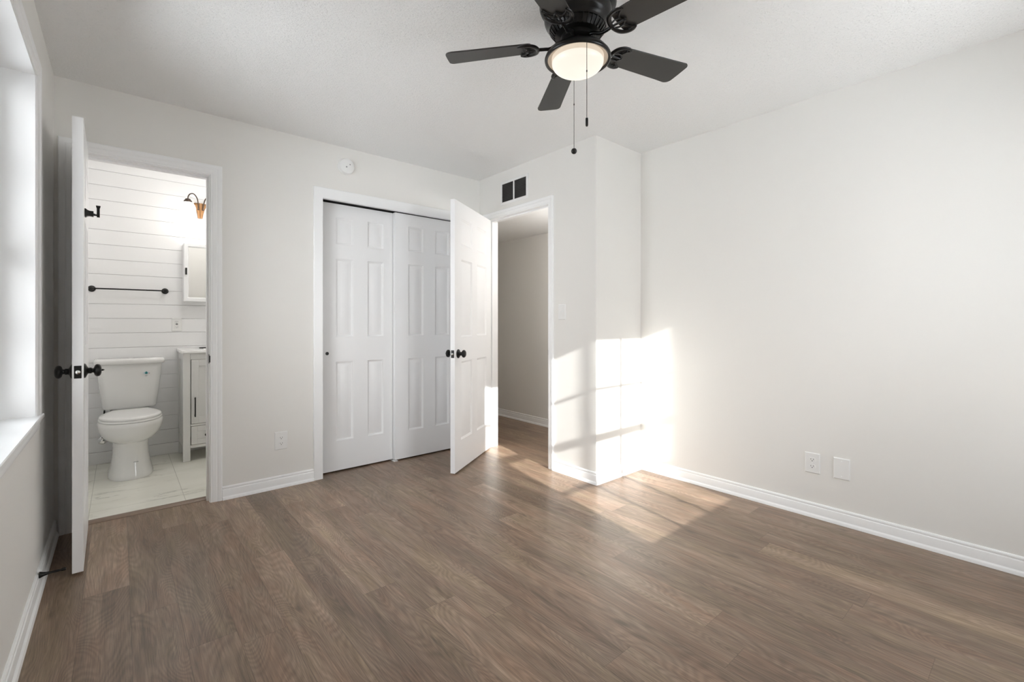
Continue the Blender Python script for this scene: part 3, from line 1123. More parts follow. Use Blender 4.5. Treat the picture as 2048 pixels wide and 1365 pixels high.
bm = bmesh.new()
lathe(bm, [(0.120, Z(2.44)), (0.148, Z(2.436)), (0.150, Z(2.425)), (0.150, Z(2.372)), (0.146, Z(2.362)), (0.136, Z(2.354)), (0.131, Z(2.350)), (0.131, Z(2.318)),
           (0.127, Z(2.306)), (0.119, Z(2.298)), (0.113, Z(2.288)), (0.111, Z(2.280))], None, 56)
make('motor_housing', bm, M_FANM, fan, smooth=True, angle=28)
bm = bmesh.new()
lathe(bm, [(0.104, Z(2.286)), (0.106, Z(2.278)), (0.088, Z(2.256)), (0.080, Z(2.254)), (0.060, Z(2.252))], None, 48)
vr = make('vent_ring', bm, M_FANM, fan, smooth=True, angle=28)
bm = bmesh.new()
for k in range(34):
    a = 2 * PI * k / 34
    M = Matrix.Rotation(a, 4, 'Z')
    v = [(0.109, Z(2.279)), (0.112, Z(2.286)), (0.091, Z(2.2545)), (0.086, Z(2.253))]
    pts = [(0.104, Z(2.2785)), (0.1105, Z(2.281)), (0.0925, Z(2.255)), (0.086, Z(2.256))]
    loft(bm, [[M @ Vector((p, sy * 0.0022, z)) for p, z in pts] for sy in (-1, 1)])
make('vent_fins', bm, M_FANM, vr)
bm = bmesh.new()
lathe(bm, [(0.062, Z(2.258)), (0.066, Z(2.252)), (0.066, Z(2.238)), (0.060, Z(2.234)), (0.050, Z(2.232)), (0.044, Z(2.226)), (0.044, Z(2.214))], None, 40)
make('rotor_hub', bm, M_FANM, fan, smooth=True, angle=30)
# light kit
bm = bmesh.new()
lathe(bm, [(0.040, Z(2.218)), (0.052, Z(2.2165)), (0.070, Z(2.212)), (0.095, Z(2.202)), (0.115, Z(2.188)), (0.1265, Z(2.174)), (0.1295, Z(2.166)), (0.1285, Z(2.1605)),
           (0.1245, Z(2.158)), (0.1185, Z(2.160)), (0.1165, Z(2.166))], None, 64, True, False)
lk = make('light_pan', bm, M_FANM, fan, smooth=True, angle=50)
bm = bmesh.new()
lathe(bm, [(0.1170, Z(2.164)), (0.108, Z(2.169)), (0.098, Z(2.172))], None, 64, False, False)
make('reflector_ring', bm, M_RING, lk, smooth=True)
bm = bmesh.new()
lathe(bm, [(0.1015, Z(2.172)), (0.1005, Z(2.152))], None, 64, False, False)
make('glass_collar', bm, M_COLLAR, fan, smooth=True)
bm = bmesh.new()
prof = []
for k in range(0, 15):
    t_ = k / 14 * PI / 2
    prof.append((0.1005 * math.cos(t_) ** 0.9 if k < 14 else 0.0006, Z(2.152) - 0.044 * math.sin(t_)))
lathe(bm, prof, None, 64, False, True)
make('glass_bowl', bm, M_BOWL, fan, smooth=True, angle=60)
DROOP = [-0.016, 0.006, 0.0, 0.0, -0.006]
for k in range(5):
    A = PHI + math.radians(72) * k
    d = Vector((math.sin(A), math.cos(A), 0))
    n = Vector((math.cos(A), -math.sin(A), 0))
    pit = math.radians(12)
    wv = n * math.cos(pit) + Vector((0, 0, math.sin(pit)))
    z0 = Z(2.228)

    def BP(rr, w, dz=0.0, d=d, wv=wv, k=k, z0=z0, n=n):
        up = d.cross(wv)
        if up.z < 0: up = -up
        return d * rr + wv * w + Vector((0, 0, z0 + DROOP[k] * (rr - 0.15) / 0.38)) + up * dz
    # blade outline
    r0, r1 = 0.180, 0.537
    w0, w1 = 0.049, 0.0615
    def wid(r): return w0 + (w1 - w0) * (r - r0) / (r1 - r0)
    ol = [(r0, -w0 + 0.012), (r0 + 0.004, -w0 + 0.004), (r0 + 0.014, -w0)]
    for t_ in (0.25, 0.5, 0.75):
        ol.append((r0 + (r1 - r0) * t_, -wid(r0 + (r1 - r0) * t_)))
    # tip: one corner rounded more than the other
    for q in range(7):
        a = -PI / 2 + q / 6 * PI / 2
        ol.append((r1 - 0.040 + 0.032 * math.cos(a), -w1 + 0.030 + 0.030 * math.sin(a)))
    ol.append((r1 - 0.004, 0.0))
    for q in range(7):
        a = q / 6 * PI / 2
        ol.append((r1 - 0.018 + 0.018 * math.cos(a), w1 - 0.018 + 0.018 * math.sin(a)))
    for t_ in (0.75, 0.5, 0.25):
        ol.append((r0 + (r1 - r0) * t_, wid(r0 + (r1 - r0) * t_)))
    ol += [(r0 + 0.014, w0), (r0 + 0.004, w0 - 0.004), (r0, w0 - 0.012)]
    bm = bmesh.new()
    loft(bm, [[BP(a, c, -0.0028) for a, c in ol], [BP(a, c, 0.0028) for a, c in ol]])
    make('blade', bm, M_BLADE, fan, bevel=0.0008, seg=1)
    # arm with crescent
    bm = bmesh.new()
    hz0 = Z(2.240)
    arm = smooth_pts([d * 0.050 + Vector((0, 0, hz0)), d * 0.075 + Vector((0, 0, hz0 - 0.004)), d * 0.105 + Vector((0, 0, hz0 - 0.020)) + n * 0.002,
                      d * 0.130 + Vector((0, 0, hz0 - 0.022)), BP(0.160, 0, -0.008)], 5)
    tube(bm, arm, [0.0085 - 0.002 * min(1, i / 12) for i in range(len(arm))], 8)
    def path(pts, dz=-0.0075): return smooth_pts([BP(a, c, dz) for a, c in pts], 6)
    P1 = path([(0.232, -0.046), (0.214, -0.053), (0.190, -0.050), (0.168, -0.034), (0.158, 0.0), (0.168, 0.034), (0.190, 0.050), (0.214, 0.053), (0.232, 0.046)])
    tube(bm, P1, [0.0045 + 0.0045 * math.sin(PI * i / (len(P1) - 1)) ** 0.5 for i in range(len(P1))], 8, 0.7)
    P2 = path([(0.232, -0.046), (0.214, -0.036), (0.200, -0.016), (0.216, 0.0), (0.200, 0.016), (0.214, 0.036), (0.232, 0.046)])
    tube(bm, P2, 0.0038, 6, 0.8)
    tube(bm, path([(0.158, 0.0), (0.185, 0.0), (0.216, 0.0)]), 0.0042, 6)
    tube(bm, path([(0.166, -0.012), (0.182, -0.018), (0.202, -0.018)]), 0.0032, 6)
    tube(bm, path([(0.166, 0.012), (0.182, 0.018), (0.202, 0.018)]), 0.0032, 6)
    arm_o = make('blade_arm', bm, M_FANM, fan, smooth=True, angle=60)
    for (sr, sw) in ((0.208, -0.043), (0.208, 0.043), (0.212, 0.0)):
        bm = bmesh.new()
        p = BP(sr, sw, -0.011)
        lathe(bm, [(0.0005, -0.003), (0.003, -0.002), (0.0042, 0.0), (0.0042, 0.003)], Matrix.Translation(p), 8)
        make('screw', bm, M_FANM, arm_o, smooth=True)

fwd = Vector((math.sin(YAW), math.cos(YAW), 0))
rgt = Vector((math.cos(YAW), -math.sin(YAW), 0))


def chain(p, ztop, zend, name, pull):
    bm = bmesh.new()
    z = ztop
    seg = 0.0052
    while z > zend:
        rings = lathe(bm, [(0.0004, -0.0013), (0.00125, -0.0008), (0.00125, 0.0008), (0.0004, 0.0013)], Matrix.Translation((p.x, p.y, Z(z))), 6)
        z -= seg * 0.62
    tube(bm, [(p.x, p.y, Z(ztop)), (p.x, p.y, Z(zend))], 0.00055, 5)
    c = make('pull_chain', bm, M_CHAIN, fan)
    bm = bmesh.new()
    pull(bm, Matrix.Translation((p.x, p.y, Z(zend))))
    make('chain_pull', bm, M_FANM, c, smooth=True, angle=40)
    bm = bmesh.new()
    zm = ztop - (ztop - zend) * 0.40
    lathe(bm, [(0.0008, -0.004), (0.0022, -0.003), (0.0022, 0.003), (0.0008, 0.004)], Matrix.Translation((p.x, p.y, Z(zm))), 8)
    make('chain_connector', bm, M_FANM, c, smooth=True)


p1 = fwd * -0.123 + rgt * 0.016
chain(p1, 2.168, 1.880, 'chain', lambda bm, M: lathe(bm, [(0.001, 0.002), (0.0045, 0.0), (0.0048, -0.006), (0.0048, -0.026), (0.0035, -0.030), (0.0005, -0.031)], M, 14))
p2 = fwd * 0.120 + rgt * 0.002
chain(p2, 2.168, 1.862, 'chain', lambda bm, M: lathe(bm, [(0.001, 0.001)] + [(max(0.0006, 0.0122 * math.sin(q / 12 * PI)), -0.0122 + 0.0122 * math.cos(q / 12 * PI)) for q in range(1, 13)], M, 20))

# ================================================================== bathroom
TX = 0.066
toilet = empty('toilet', loc=(TX, 4.60, 0))
tag(toilet, 'white two-piece toilet with closed lid standing on the bathroom tiles', 'toilet')


def T_(y):
    return y - 4.60


def egg(z, a, yf, yb, yc=None, n=48, p=2.0, cx=0.0, pb=None):
    """horizontal outline: half width a, front yf, back yb."""
    yc = (yf * 0.45 + yb * 0.55) if yc is None else yc
    z = z * 1.038 if z > 0.2 else z
    out = []
    for i in range(n):
        t = 2 * PI * i / n
        cth, sth = math.cos(t), math.sin(t)
        pp = p if sth < 0 else (pb or p)
        x = a * math.copysign(abs(cth) ** (2 / pp), cth)
        yy = math.copysign(abs(sth) ** (2 / pp), sth)
        y = yc + yy * ((yc - yf) if yy < 0 else (yb - yc))
        out.append(Vector((cx + x, T_(y), z)))
    return out


bm = bmesh.new()
R = [egg(0.000, 0.132, 4.275, 4.80, 4.50, p=2.5, pb=5), egg(0.012, 0.133, 4.273, 4.80, 4.50, p=2.5, pb=5), egg(0.030, 0.128, 4.279, 4.80, 4.50, p=2.5, pb=5),
     egg(0.090, 0.115, 4.298, 4.80, 4.50, p=2.5, pb=5), egg(0.160, 0.106, 4.312, 4.80, 4.50, p=2.5, pb=5), egg(0.210, 0.104, 4.312, 4.80, 4.50, p=2.4, pb=5),
     egg(0.248, 0.108, 4.300, 4.81, 4.49, p=2.3, pb=5), egg(0.258, 0.126, 4.276, 4.82, 4.48, p=2.2, pb=5), egg(0.280, 0.152, 4.236, 4.83, 4.47, p=2.15, pb=5), egg(0.310, 0.173, 4.208, 4.84, 4.46, p=2.1, pb=5),
     egg(0.345, 0.186, 4.197, 4.84, 4.45, p=2.1, pb=5), egg(0.372, 0.190, 4.188, 4.84, 4.45, p=2.1, pb=5), egg(0.394, 0.190, 4.187, 4.84, 4.45, p=2.1, pb=5),
     egg(0.402, 0.184, 4.193, 4.84, 4.45, p=2.1, pb=5)]
loft(bm, R)
make('bowl', bm, M_PORC, toilet, smooth=True, angle=50)
# seat and lid
bm = bmesh.new()
loft(bm, [egg(0.4025, 0.180, 4.200, 4.665, 4.43, p=2.1, pb=3.0), egg(0.406, 0.184, 4.194, 4.668, 4.43, p=2.1, pb=3.0), egg(0.414, 0.184, 4.194, 4.668, 4.43, p=2.1, pb=3.0), egg(0.417, 0.180, 4.199, 4.665, 4.43, p=2.1, pb=3.0)])
make('seat', bm, M_SEAT, toilet, smooth=True, angle=50)


def lid_ring(z, inset):
    pts = []
    base = egg(z, 0.180 - inset, 4.200 + inset, 4.682 - inset, 4.44, p=2.1, pb=7.0)
    for v in base:
        # straight taper at the back towards the hinges
        y = v.y + 4.60
        if y > 4.50:
            k = min(1, (y - 4.50) / 0.18)
            lim = (0.180 - inset) - 0.072 * k
            v.x = max(-lim, min(lim, v.x))
        pts.append(v)
    return pts


bm = bmesh.new()
loft(bm, [lid_ring(0.4195, 0.003), lid_ring(0.4225, 0.0), lid_ring(0.4315, 0.0), lid_ring(0.4375, 0.006), lid_ring(0.4395, 0.030), lid_ring(0.4405, 0.08)])
make('lid', bm, M_SEAT, toilet, smooth=True, angle=60)
for sx in (-1, 1):
    bm = bmesh.new()
    box(bm, sx * 0.075 - 0.018, sx * 0.075 + 0.018, T_(4.668), T_(4.695), 0.41, 0.440)
    make('hinge', bm, M_SEAT, toilet, bevel=0.005, seg=3)


def rrect(z, x0, x1, y0, y1, rf, rb=0.02, n=7, bulge=0.0):
    pts = []
    for cx, cy, a0, r_ in ((x1 - rb, y1 - rb, 0, rb), (x0 + rb, y1 - rb, PI / 2, rb), (x0 + rf, y0 + rf, PI, rf), (x1 - rf, y0 + rf, 1.5 * PI, rf)):
        for i in range(n):
            a = a0 + PI / 2 * i / (n - 1)
            pts.append(Vector((cx + r_ * math.cos(a), cy + r_ * math.sin(a), z)))
        if a0 == PI and bulge:
            for q in range(1, 8):
                t = q / 8
                pts.append(Vector((x0 + rf + (x1 - x0 - 2 * rf) * t, y0 - bulge * math.sin(PI * t), z)))
    return pts


bm = bmesh.new()
tk = []
for z, hw, yf, yb_ in ((0.440, 0.140, 4.775, 4.895), (0.446, 0.160, 4.758, 4.905), (0.462, 0.168, 4.748, 4.908), (0.60, 0.184, 4.738, 4.912), (0.74, 0.198, 4.730, 4.914), (0.800, 0.203, 4.728, 4.914)):
    tk.append(rrect(z, -hw, hw, T_(yf), T_(yb_), 0.045, 0.02, bulge=0.014))
loft(bm, tk)
make('tank', bm, M_PORC, toilet, smooth=True, angle=50)
bm = bmesh.new()
loft(bm, [rrect(z, -0.210 - o, 0.210 + o, T_(4.718 - o), T_(4.917), 0.05, 0.02, bulge=0.016) for z, o in ((0.800, -0.002), (0.803, 0.006), (0.812, 0.009), (0.828, 0.010), (0.838, 0.006), (0.843, -0.004))])
make('tank_lid', bm, M_PORC, toilet, smooth=True, angle=60)
bm = bmesh.new()
lathe(bm, [(0.024, 0.842), (0.024, 0.8455), (0.021, 0.847), (0.0195, 0.8462), (0.0195, 0.8475), (0.0005, 0.848)], Matrix.Translation((0.008, T_(4.815), 0)), 28)
make('flush_button', bm, M_CHROME, toilet, smooth=True)
# neck under the tank
bm = bmesh.new()
box(bm, -0.095, 0.095, T_(4.72), T_(4.86), 0.36, 0.443)
make('tank_mount', bm, M_PORC, toilet, bevel=0.02, seg=4)
bm = bmesh.new()
for sx in (-1, 1):
    bm = bmesh.new()
    box(bm, sx * 0.110 - 0.012, sx * 0.110 + 0.012, T_(4.745), T_(4.775), 0.428, 0.441)
    make('tank_bolt', bm, M_DARK, toilet, bevel=0.002)
# sticker on the tank: teal droplet on a pale oval, with small marks
yS = T_(4.7155)
st = empty('sticker', loc=(0, 0, 0))
bpy.data.objects.remove(st)


def disc(bm, cx, cz, a, c, y, n=28, shape=None):
    vs = []
    for i in range(n):
        t = 2 * PI * i / n
        if shape:
            px, pz = shape(t)
        else:
            px, pz = a * math.cos(t), c * math.sin(t)
        vs.append(Vector((cx + px, y, cz + pz)))
    loft(bm, [[v + Vector((0, 0.0006, 0)) for v in vs], vs])


M_STK = mat('sticker_white', (0.78, 0.79, 0.80), 0.35)
bm = bmesh.new()
sxc, szc = 0.100, 0.726
disc(bm, sxc, szc, 0.024, 0.0165, yS)
sticker = make('sticker', bm, M_STK, toilet)
bm = bmesh.new()
disc(bm, sxc - 0.002, szc - 0.001, 0.0145, 0.0095, yS - 0.0003)
make('sticker_ring', bm, M_LBLUE, sticker)
bm = bmesh.new()
disc(bm, sxc - 0.001, szc, 0, 0, yS - 0.0006, shape=lambda t: (0.0085 * math.cos(t) * (1 - 0.35 * max(0, math.sin(t))), 0.0085 * math.sin(t) * (1.0 if math.sin(t) < 0 else 1.45) - 0.001))
make('sticker_drop', bm, M_TEAL, sticker)
bm = bmesh.new()
box(bm, sxc + 0.013, sxc + 0.020, yS - 0.0008, yS, szc - 0.006, szc - 0.001)
make('sticker_mark', bm, M_RED, sticker)
bm = bmesh.new()
for i in range(3):
    box(bm, sxc - 0.008, sxc + 0.008 - i * 0.003, yS + 0.0002, yS + 0.0012, szc - 0.021 - i * 0.0035, szc - 0.0198 - i * 0.0035)
make('sticker_text_lines', bm, M_GREYP, sticker)
# small printed maker mark on the pedestal front
bm = bmesh.new()
for i in range(5):
    box(bm, 0.012 + i * 0.006, 0.016 + i * 0.006, T_(4.2995), T_(4.302), 0.118, 0.122 + 0.002 * (i % 2))
make('maker_mark', bm, M_GREYP, toilet)

# supply valve
vx, vz = -0.102, 0.183
r = empty('supply_valve', loc=(vx, BY, vz))
tag(r, 'small chrome water valve with dark hose on the shiplap, left behind the toilet', 'valve')
RXm = Matrix.Rotation(PI / 2, 4, 'X')
bm = bmesh.new()
lathe(bm, [(0.031, 0.0), (0.031, 0.002), (0.024, 0.006), (0.010, 0.009), (0.0085, 0.010), (0.0085, 0.034), (0.0115, 0.036), (0.0115, 0.058), (0.006, 0.060)], RXm, 24)
lathe(bm, [(0.0075, -0.010), (0.0075, 0.018), (0.0095, 0.020), (0.0095, 0.030), (0.006, 0.031)], Matrix.Translation((0, -0.046, 0)), 16)
make('valve_body', bm, M_CHROME, r, smooth=True, angle=40)
bm = bmesh.new()
tube(bm, smooth_pts([(0, -0.046, 0.028), (0.0, -0.046, 0.09), (0.006, -0.052, 0.16), (0.010, -0.060, 0.22), (0.012, -0.064, 0.250)], 6), 0.0055, 10)
make('hose', bm, M_BLACK, r, smooth=True)
bm = bmesh.new()
loft(bm, [[Vector((0.016 * math.cos(t), y, 0.009 * math.sin(t))) for t in [2 * PI * i / 20 for i in range(20)]] for y in (-0.060, -0.068)])
make('valve_handle', bm, M_CHROME, r, bevel=0.001)

# towel bar
r = empty('towel_bar', loc=(0.0655, BY, 1.399))
tag(r, 'black towel bar on the shiplap wall above the toilet', 'towel bar')
for sx in (-1, 1):
    bm = bmesh.new()
    lathe(bm, [(0.0245, 0.0), (0.0245, 0.005), (0.020, 0.009), (0.013, 0.013), (0.0095, 0.020), (0.0095, 0.046), (0.0125, 0.050), (0.0145, 0.058), (0.0145, 0.064), (0.0125, 0.069), (0.007, 0.072), (0.0005, 0.0725)],
          Matrix.Translation((sx * 0.232, 0, 0)) @ RXm, 28)
    make('bracket', bm, M_BLACK, r, smooth=True, angle=40)
bm = bmesh.new()
tube(bm, [(-0.230, -0.060, 0), (0.230, -0.060, 0)], 0.0055, 14)
make('bar', bm, M_BLACK, r, smooth=True)

# bathroom outlet with test buttons
r = empty('wall_outlet', M=facing((0.379, BY, 1.112), (0, -1, 0)))
tag(r, 'white outlet with two black buttons on the shiplap beside the mirror cabinet', 'outlet')
make('cover_plate', plate_bm(0.072, 0.117), M_PLAST, r)
bm = bmesh.new()
box(bm, -0.0165, 0.0165, 0.005, 0.0075, -0.0335, 0.0335)
f = make('receptacle', bm, M_PLAST, r, bevel=0.001)
bm = bmesh.new()
for z in (-0.002, 0.005):
    box(bm, -0.008, 0.008, 0.0073, 0.0090, z, z + 0.0045)
make('test_buttons', bm, M_DARK, r)
for zc in (-0.021, 0.021):
    bm = bmesh.new()
    box(bm, -0.0072, -0.0055, 0.0070, 0.0079, zc - 0.002, zc + 0.006)
    box(bm, 0.0055, 0.0072, 0.0070, 0.0079, zc - 0.002, zc + 0.006)
    lathe(bm, [(0.0024, 0.0), (0.0024, 0.0009)], Matrix.Translation((0, 0.0070, zc - 0.006)) @ Matrix.Rotation(-PI / 2, 4, 'X'), 10)
    make('socket_slots', bm, M_GREYP, f)
bm = bmesh.new()
box(bm, -0.012, 0.008, 0.0074, 0.0078, 0.0288, 0.0305)
make('printed_line', bm, M_GREYP, f)


# vanity
VX0, VX1, VYF, VYB, VH = 0.390, 0.995, 4.540, 4.915, 0.880
van = empty('vanity_cabinet', loc=(VX0, VYF, 0))
tag(van, 'pale grey bathroom vanity on legs with white top and black bar pull', 'vanity')
W_, D_ = VX1 - VX0, VYB - VYF
bm = bmesh.new()
lg = 0.050
# legs are separate parts; body frame:
box(bm, lg, W_ - lg, 0.002, 0.020, 0.105, 0.129)           # bottom rail
box(bm, lg, W_ - lg, 0.002, 0.020, 0.284, 0.299)           # middle rail
box(bm, lg, W_ - lg, 0.002, 0.020, 0.828, VH)              # top rail
box(bm, 0.262, 0.282, 0.002, 0.020, 0.129, 0.828)          # centre stile
box(bm, lg, W_ - lg, 0.020, D_ - 0.02, 0.110, 0.122)       # bottom shelf
box(bm, 0.010, 0.018, lg * 0.7, D_ - lg * 0.7, 0.17, VH)   # left side panel
box(bm, 0.003, 0.018, lg * 0.7, D_ - lg * 0.7, 0.105, 0.175)
box(bm, 0.003, 0.018, lg * 0.7, D_ - lg * 0.7, 0.82, VH)
box(bm, W_ - 0.018, W_ - 0.003, lg * 0.7, D_ - lg * 0.7, 0.105, VH)
box(bm, lg, W_ - lg, D_ - 0.02, D_ - 0.008, 0.105, VH)
make('body', bm, M_VAN, van, bevel=0.001, seg=1)
for (x, y, nm, dy) in ((0, 0, 'f', 0.035), (W_ - lg, 0, 'f', 0.035), (0, D_ - 0.035, 'b', 0.035), (W_ - lg, D_ - 0.035, 'b', 0.035)):
    bm = bmesh.new()
    box(bm, x, x + (lg if nm == 'f' else 0.030), y, y + dy, 0.0, VH)
    make('leg', bm, M_VAN, van, bevel=0.0015, seg=1)


def shaker(x0, x1, z0, z1, fr):
    bm = bmesh.new()
    y0, y1 = 0.0, 0.018
    box(bm, x0, x0 + fr, y0, y1, z0, z1)
    box(bm, x1 - fr, x1, y0, y1, z0, z1)
    box(bm, x0 + fr, x1 - fr, y0, y1, z0, z0 + fr)
    box(bm, x0 + fr, x1 - fr, y0, y1, z1 - fr, z1)
    box(bm, x0 + fr, x1 - fr, y0 + 0.008, y1, z0 + fr, z1 - fr)
    return bm


for (x0, x1, z0, z1, nm) in ((0.0555, 0.259, 0.3025, 0.8255, 'cabinet_door'), (0.285, W_ - 0.053, 0.3025, 0.8255, 'cabinet_door'),
                             (0.0555, 0.259, 0.132, 0.281, 'drawer'), (0.285, W_ - 0.053, 0.132, 0.281, 'drawer')):
    o = make(nm, shaker(x0, x1, z0, z1, 0.052 if nm == 'cabinet_door' else 0.042), M_VAN, van, bevel=0.001, seg=1)
    if nm == 'cabinet_door':
        hx_ = 0.080 if x0 < 0.1 else x1 - 0.026
        bm = bmesh.new()
        box(bm, hx_ - 0.0045, hx_ + 0.0045, -0.026, -0.018, 0.360, 0.520)
        box(bm, hx_ - 0.004, hx_ + 0.004, -0.020, 0.001, 0.366, 0.376)
        box(bm, hx_ - 0.004, hx_ + 0.004, -0.020, 0.001, 0.504, 0.514)
        make('bar_pull', bm, M_BLACK, o, bevel=0.001)
    else:
        bm = bmesh.new()
        lathe(bm, [(0.005, -0.009), (0.005, 0.010), (0.011, 0.013), (0.012, 0.020), (0.009, 0.024), (0.0005, 0.025)], Matrix.Translation(((x0 + x1) / 2, 0.0, 0.204)) @ RXm, 18)
        make('drawer_knob', bm, M_BLACK, o, smooth=True)
# countertop with basin
bm = bmesh.new()
ct = []
for z, o in ((VH, 0.0), (VH + 0.003, 0.004), (VH + 0.019, 0.004), (VH + 0.024, 0.0)):
    ct.append(rrect(z, -0.010 - o, W_ + 0.010 + o, -0.012 - o, D_ + 0.012, 0.03, 0.004))
vr = loft(bm, ct, True, False)
inner = []
nn_ = len(ct[-1])
cxs, cys = W_ / 2, D_ * 0.44
for i in range(nn_):
    v = ct[-1][i]
    a = math.atan2((v.y - cys) / D_, (v.x - cxs) / W_)
    inner.append(Vector((cxs + 0.205 * math.cos(a), cys + 0.125 * math.sin(a), VH + 0.024)))
prev = vr[-1]
for sc_, dz in ((1.0, 0.0), (0.97, -0.006), (0.93, -0.05), (0.75, -0.095), (0.3, -0.105)):
    cur = [bm.verts.new(Vector((cxs + (p.x - cxs) * sc_, cys + (p.y - cys) * sc_, VH + 0.024 + dz))) for p in inner]
    ring_faces(bm, prev, cur)
    prev = cur
bm.faces.new(prev)
make('countertop', bm, M_STONE, van, smooth=True, angle=40)

# faucet
r = empty('faucet', loc=(0.690, 4.845, VH + 0.024))
tag(r, 'matte black bathroom faucet on the vanity top, only its base plate showing', 'faucet')
bm = bmesh.new()
loft(bm, [rrect(z, -0.158 + o, 0.158 - o, -0.026 + o, 0.026 - o, 0.0255 - o, 0.0255 - o) for z, o in ((0.0, 0.0), (0.006, 0.0), (0.008, 0.002))])
make('base_plate', bm, M_BLACK, r, smooth=True, angle=40)
bm = bmesh.new()
lathe(bm, [(0.024, 0.006), (0.022, 0.012), (0.020, 0.02), (0.019, 0.10), (0.017, 0.108), (0.0005, 0.11)], None, 24)
tube(bm, smooth_pts([(0, 0, 0.085), (0, -0.04, 0.098), (0, -0.09, 0.095), (0, -0.125, 0.08)], 5), 0.011, 12)
make('spout', bm, M_BLACK, r, smooth=True)
bm = bmesh.new()
tube(bm, [(0, 0.0, 0.108), (0, 0.012, 0.125), (0, 0.055, 0.145)], [0.008, 0.006, 0.005], 10)
make('handle', bm, M_BLACK, r, smooth=True)

# mirror cabinet
mc = empty('mirror_cabinet', loc=(0.421, BY, 1.564))
tag(mc, 'white framed mirror cabinet on the shiplap above the vanity', 'mirror cabinet')
MW, MH, MD = 0.460, 0.500, 0.112
bm = bmesh.new()
box(bm, 0, MW, -MD + 0.020, 0.0, -MH / 2, MH / 2)
make('cabinet_box', bm, M_TRIM, mc, bevel=0.002)
bm = bmesh.new()
rings = []
for a, y in ((0.0, -MD + 0.019), (0.0, -MD + 0.002), (0.002, -MD), (0.026, -MD), (0.030, -MD + 0.004), (0.034, -MD + 0.008)):
    rings.append([Vector(p) for p in ((a, y, -MH / 2 + a), (MW - a, y, -MH / 2 + a), (MW - a, y, MH / 2 - a), (a, y, MH / 2 - a))])
loft(bm, rings, True, False)
fr_ = make('door_frame', bm, M_TRIM, mc, smooth=True, angle=20)
bm = bmesh.new()
box(bm, 0.030, MW - 0.030, -MD + 0.0075, -MD + 0.012, -MH / 2 + 0.030, MH / 2 - 0.030)
make('mirror', bm, M_MIRROR, fr_)
bm = bmesh.new()
box(bm, 0.009, 0.020, -MD - 0.018, -MD, -0.022, 0.036)
make('handle', bm, M_BLACK, fr_, bevel=0.002)

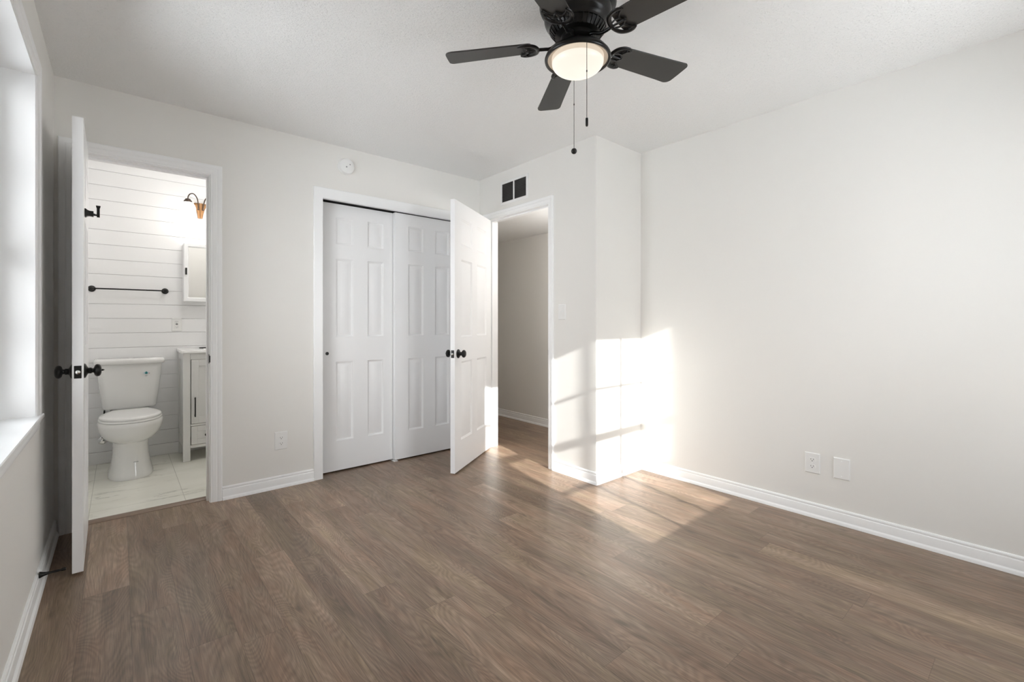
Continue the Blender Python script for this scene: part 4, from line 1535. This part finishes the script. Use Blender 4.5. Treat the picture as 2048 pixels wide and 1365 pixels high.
# vanity light
SX = 0.548
vl = empty('vanity_light', loc=(SX, BY, 2.12))
tag(vl, 'bronze two-arm bathroom wall light with glowing white glass shades', 'wall light')
bm = bmesh.new()
prof = [(-0.062, 0.017), (-0.050, 0.0185), (-0.02, 0.023), (0.010, 0.030), (0.035, 0.040), (0.050, 0.046), (0.060, 0.0475), (0.066, 0.0475)]
loft(bm, [[Vector((-w, 0, z)), Vector((w, 0, z)), Vector((w, -0.020 - (z + 0.062) * 0.10, z)), Vector((w * 0.5, -0.026 - (z + 0.062) * 0.16, z)), Vector((0, -0.028 - (z + 0.062) * 0.18, z)), Vector((-w * 0.5, -0.026 - (z + 0.062) * 0.16, z)), Vector((-w, -0.020 - (z + 0.062) * 0.10, z))] for z, w in prof])
make('back_plate', bm, M_BRONZE, vl, smooth=True, angle=35)
for sx in (-1, 1):
    bm = bmesh.new()
    tube(bm, smooth_pts([(sx * 0.018, -0.045, 0.020), (sx * 0.020, -0.058, 0.052), (sx * 0.030, -0.078, 0.098), (sx * 0.055, -0.098, 0.128), (sx * 0.082, -0.112, 0.122), (sx * 0.097, -0.119, 0.098), (sx * 0.100, -0.12, 0.070)], 6), 0.0046, 10)
    lathe(bm, [(0.0005, 0.004), (0.008, 0.002), (0.008, -0.004), (0.005, -0.009), (0.0005, -0.011)], Matrix.Translation((sx * 0.018, -0.045, 0.014)), 14)
    arm = make('arm', bm, M_BRONZED, vl, smooth=True)
    bm = bmesh.new()
    lathe(bm, [(0.006, 0.078), (0.018, 0.074), (0.022, 0.066), (0.022, 0.062), (0.028, 0.060), (0.030, 0.054), (0.030, 0.044)], Matrix.Translation((sx * 0.100, -0.12, 0)), 28)
    make('shade_cap', bm, M_BRONZED, arm, smooth=True, angle=30)
    bm = bmesh.new()
    lathe(bm, [(0.024, 0.050), (0.030, 0.045), (0.042, 0.034), (0.052, 0.017), (0.0575, -0.004), (0.0575, -0.024), (0.052, -0.044), (0.042, -0.060), (0.030, -0.068), (0.028, -0.067), (0.0005, -0.060)], Matrix.Translation((sx * 0.100, -0.12, 0)), 32, False, True)
    make('glass_shade', bm, M_SHADE, arm, smooth=True, angle=70)
    ld = bpy.data.lights.new('vanity_bulb', 'POINT')
    ld.energy = 0.35
    ld.color = (1.0, 0.92, 0.82)
    ld.shadow_soft_size = 0.04
    lo = bpy.data.objects.new('vanity_bulb', ld)
    COL.objects.link(lo)
    lo.location = (SX + sx * 0.100, BY - 0.12, 2.12 - 0.11)

# unseen flush ceiling lights, added to brighten the bathroom and the hall
def added_fill_light(name, loc, watts, col, label):
    r = empty(name, loc=loc)
    tag(r, label, 'added ceiling light')
    bm = bmesh.new()
    lathe(bm, [(0.12, 0.0), (0.15, -0.004), (0.155, -0.020), (0.150, -0.026)], None, 40)
    make('pan', bm, M_FANM, r, smooth=True)
    bm = bmesh.new()
    lathe(bm, [(0.140, -0.024)] + [(0.140 * math.cos(q / 10 * PI / 2) + 0.0005, -0.026 - 0.06 * math.sin(q / 10 * PI / 2)) for q in range(11)], None, 40)
    make('glass_bowl', bm, M_SHADE, r, smooth=True)
    ld = bpy.data.lights.new(name + '_bulb', 'POINT')
    ld.energy = watts
    ld.color = col
    ld.shadow_soft_size = 0.10
    lo = bpy.data.objects.new(name + '_bulb', ld)
    COL.objects.link(lo)
    lo.location = (loc[0], loc[1], loc[2] - 0.20)


added_fill_light('added_fill_light', (0.62, 4.10, H), 5.2, (1.0, 0.995, 0.99), 'added round flush light that brightens the bathroom, out of view above the doorway')
added_fill_light('added_fill_light', (2.95, 2.42, HC), 7.5, (1.0, 0.97, 0.94), 'added round flush light that brightens the hall, out of view behind the door wall')

# ================================================================== outdoors
bm = bmesh.new()
quad(bm, (-40, -40, -0.45), (40, -40, -0.45), (40, 40, -0.45), (-40, 40, -0.45))
struct(make('ground_outside', bm, M_GROUND), 'sunlit paving outside the windows', 'ground')
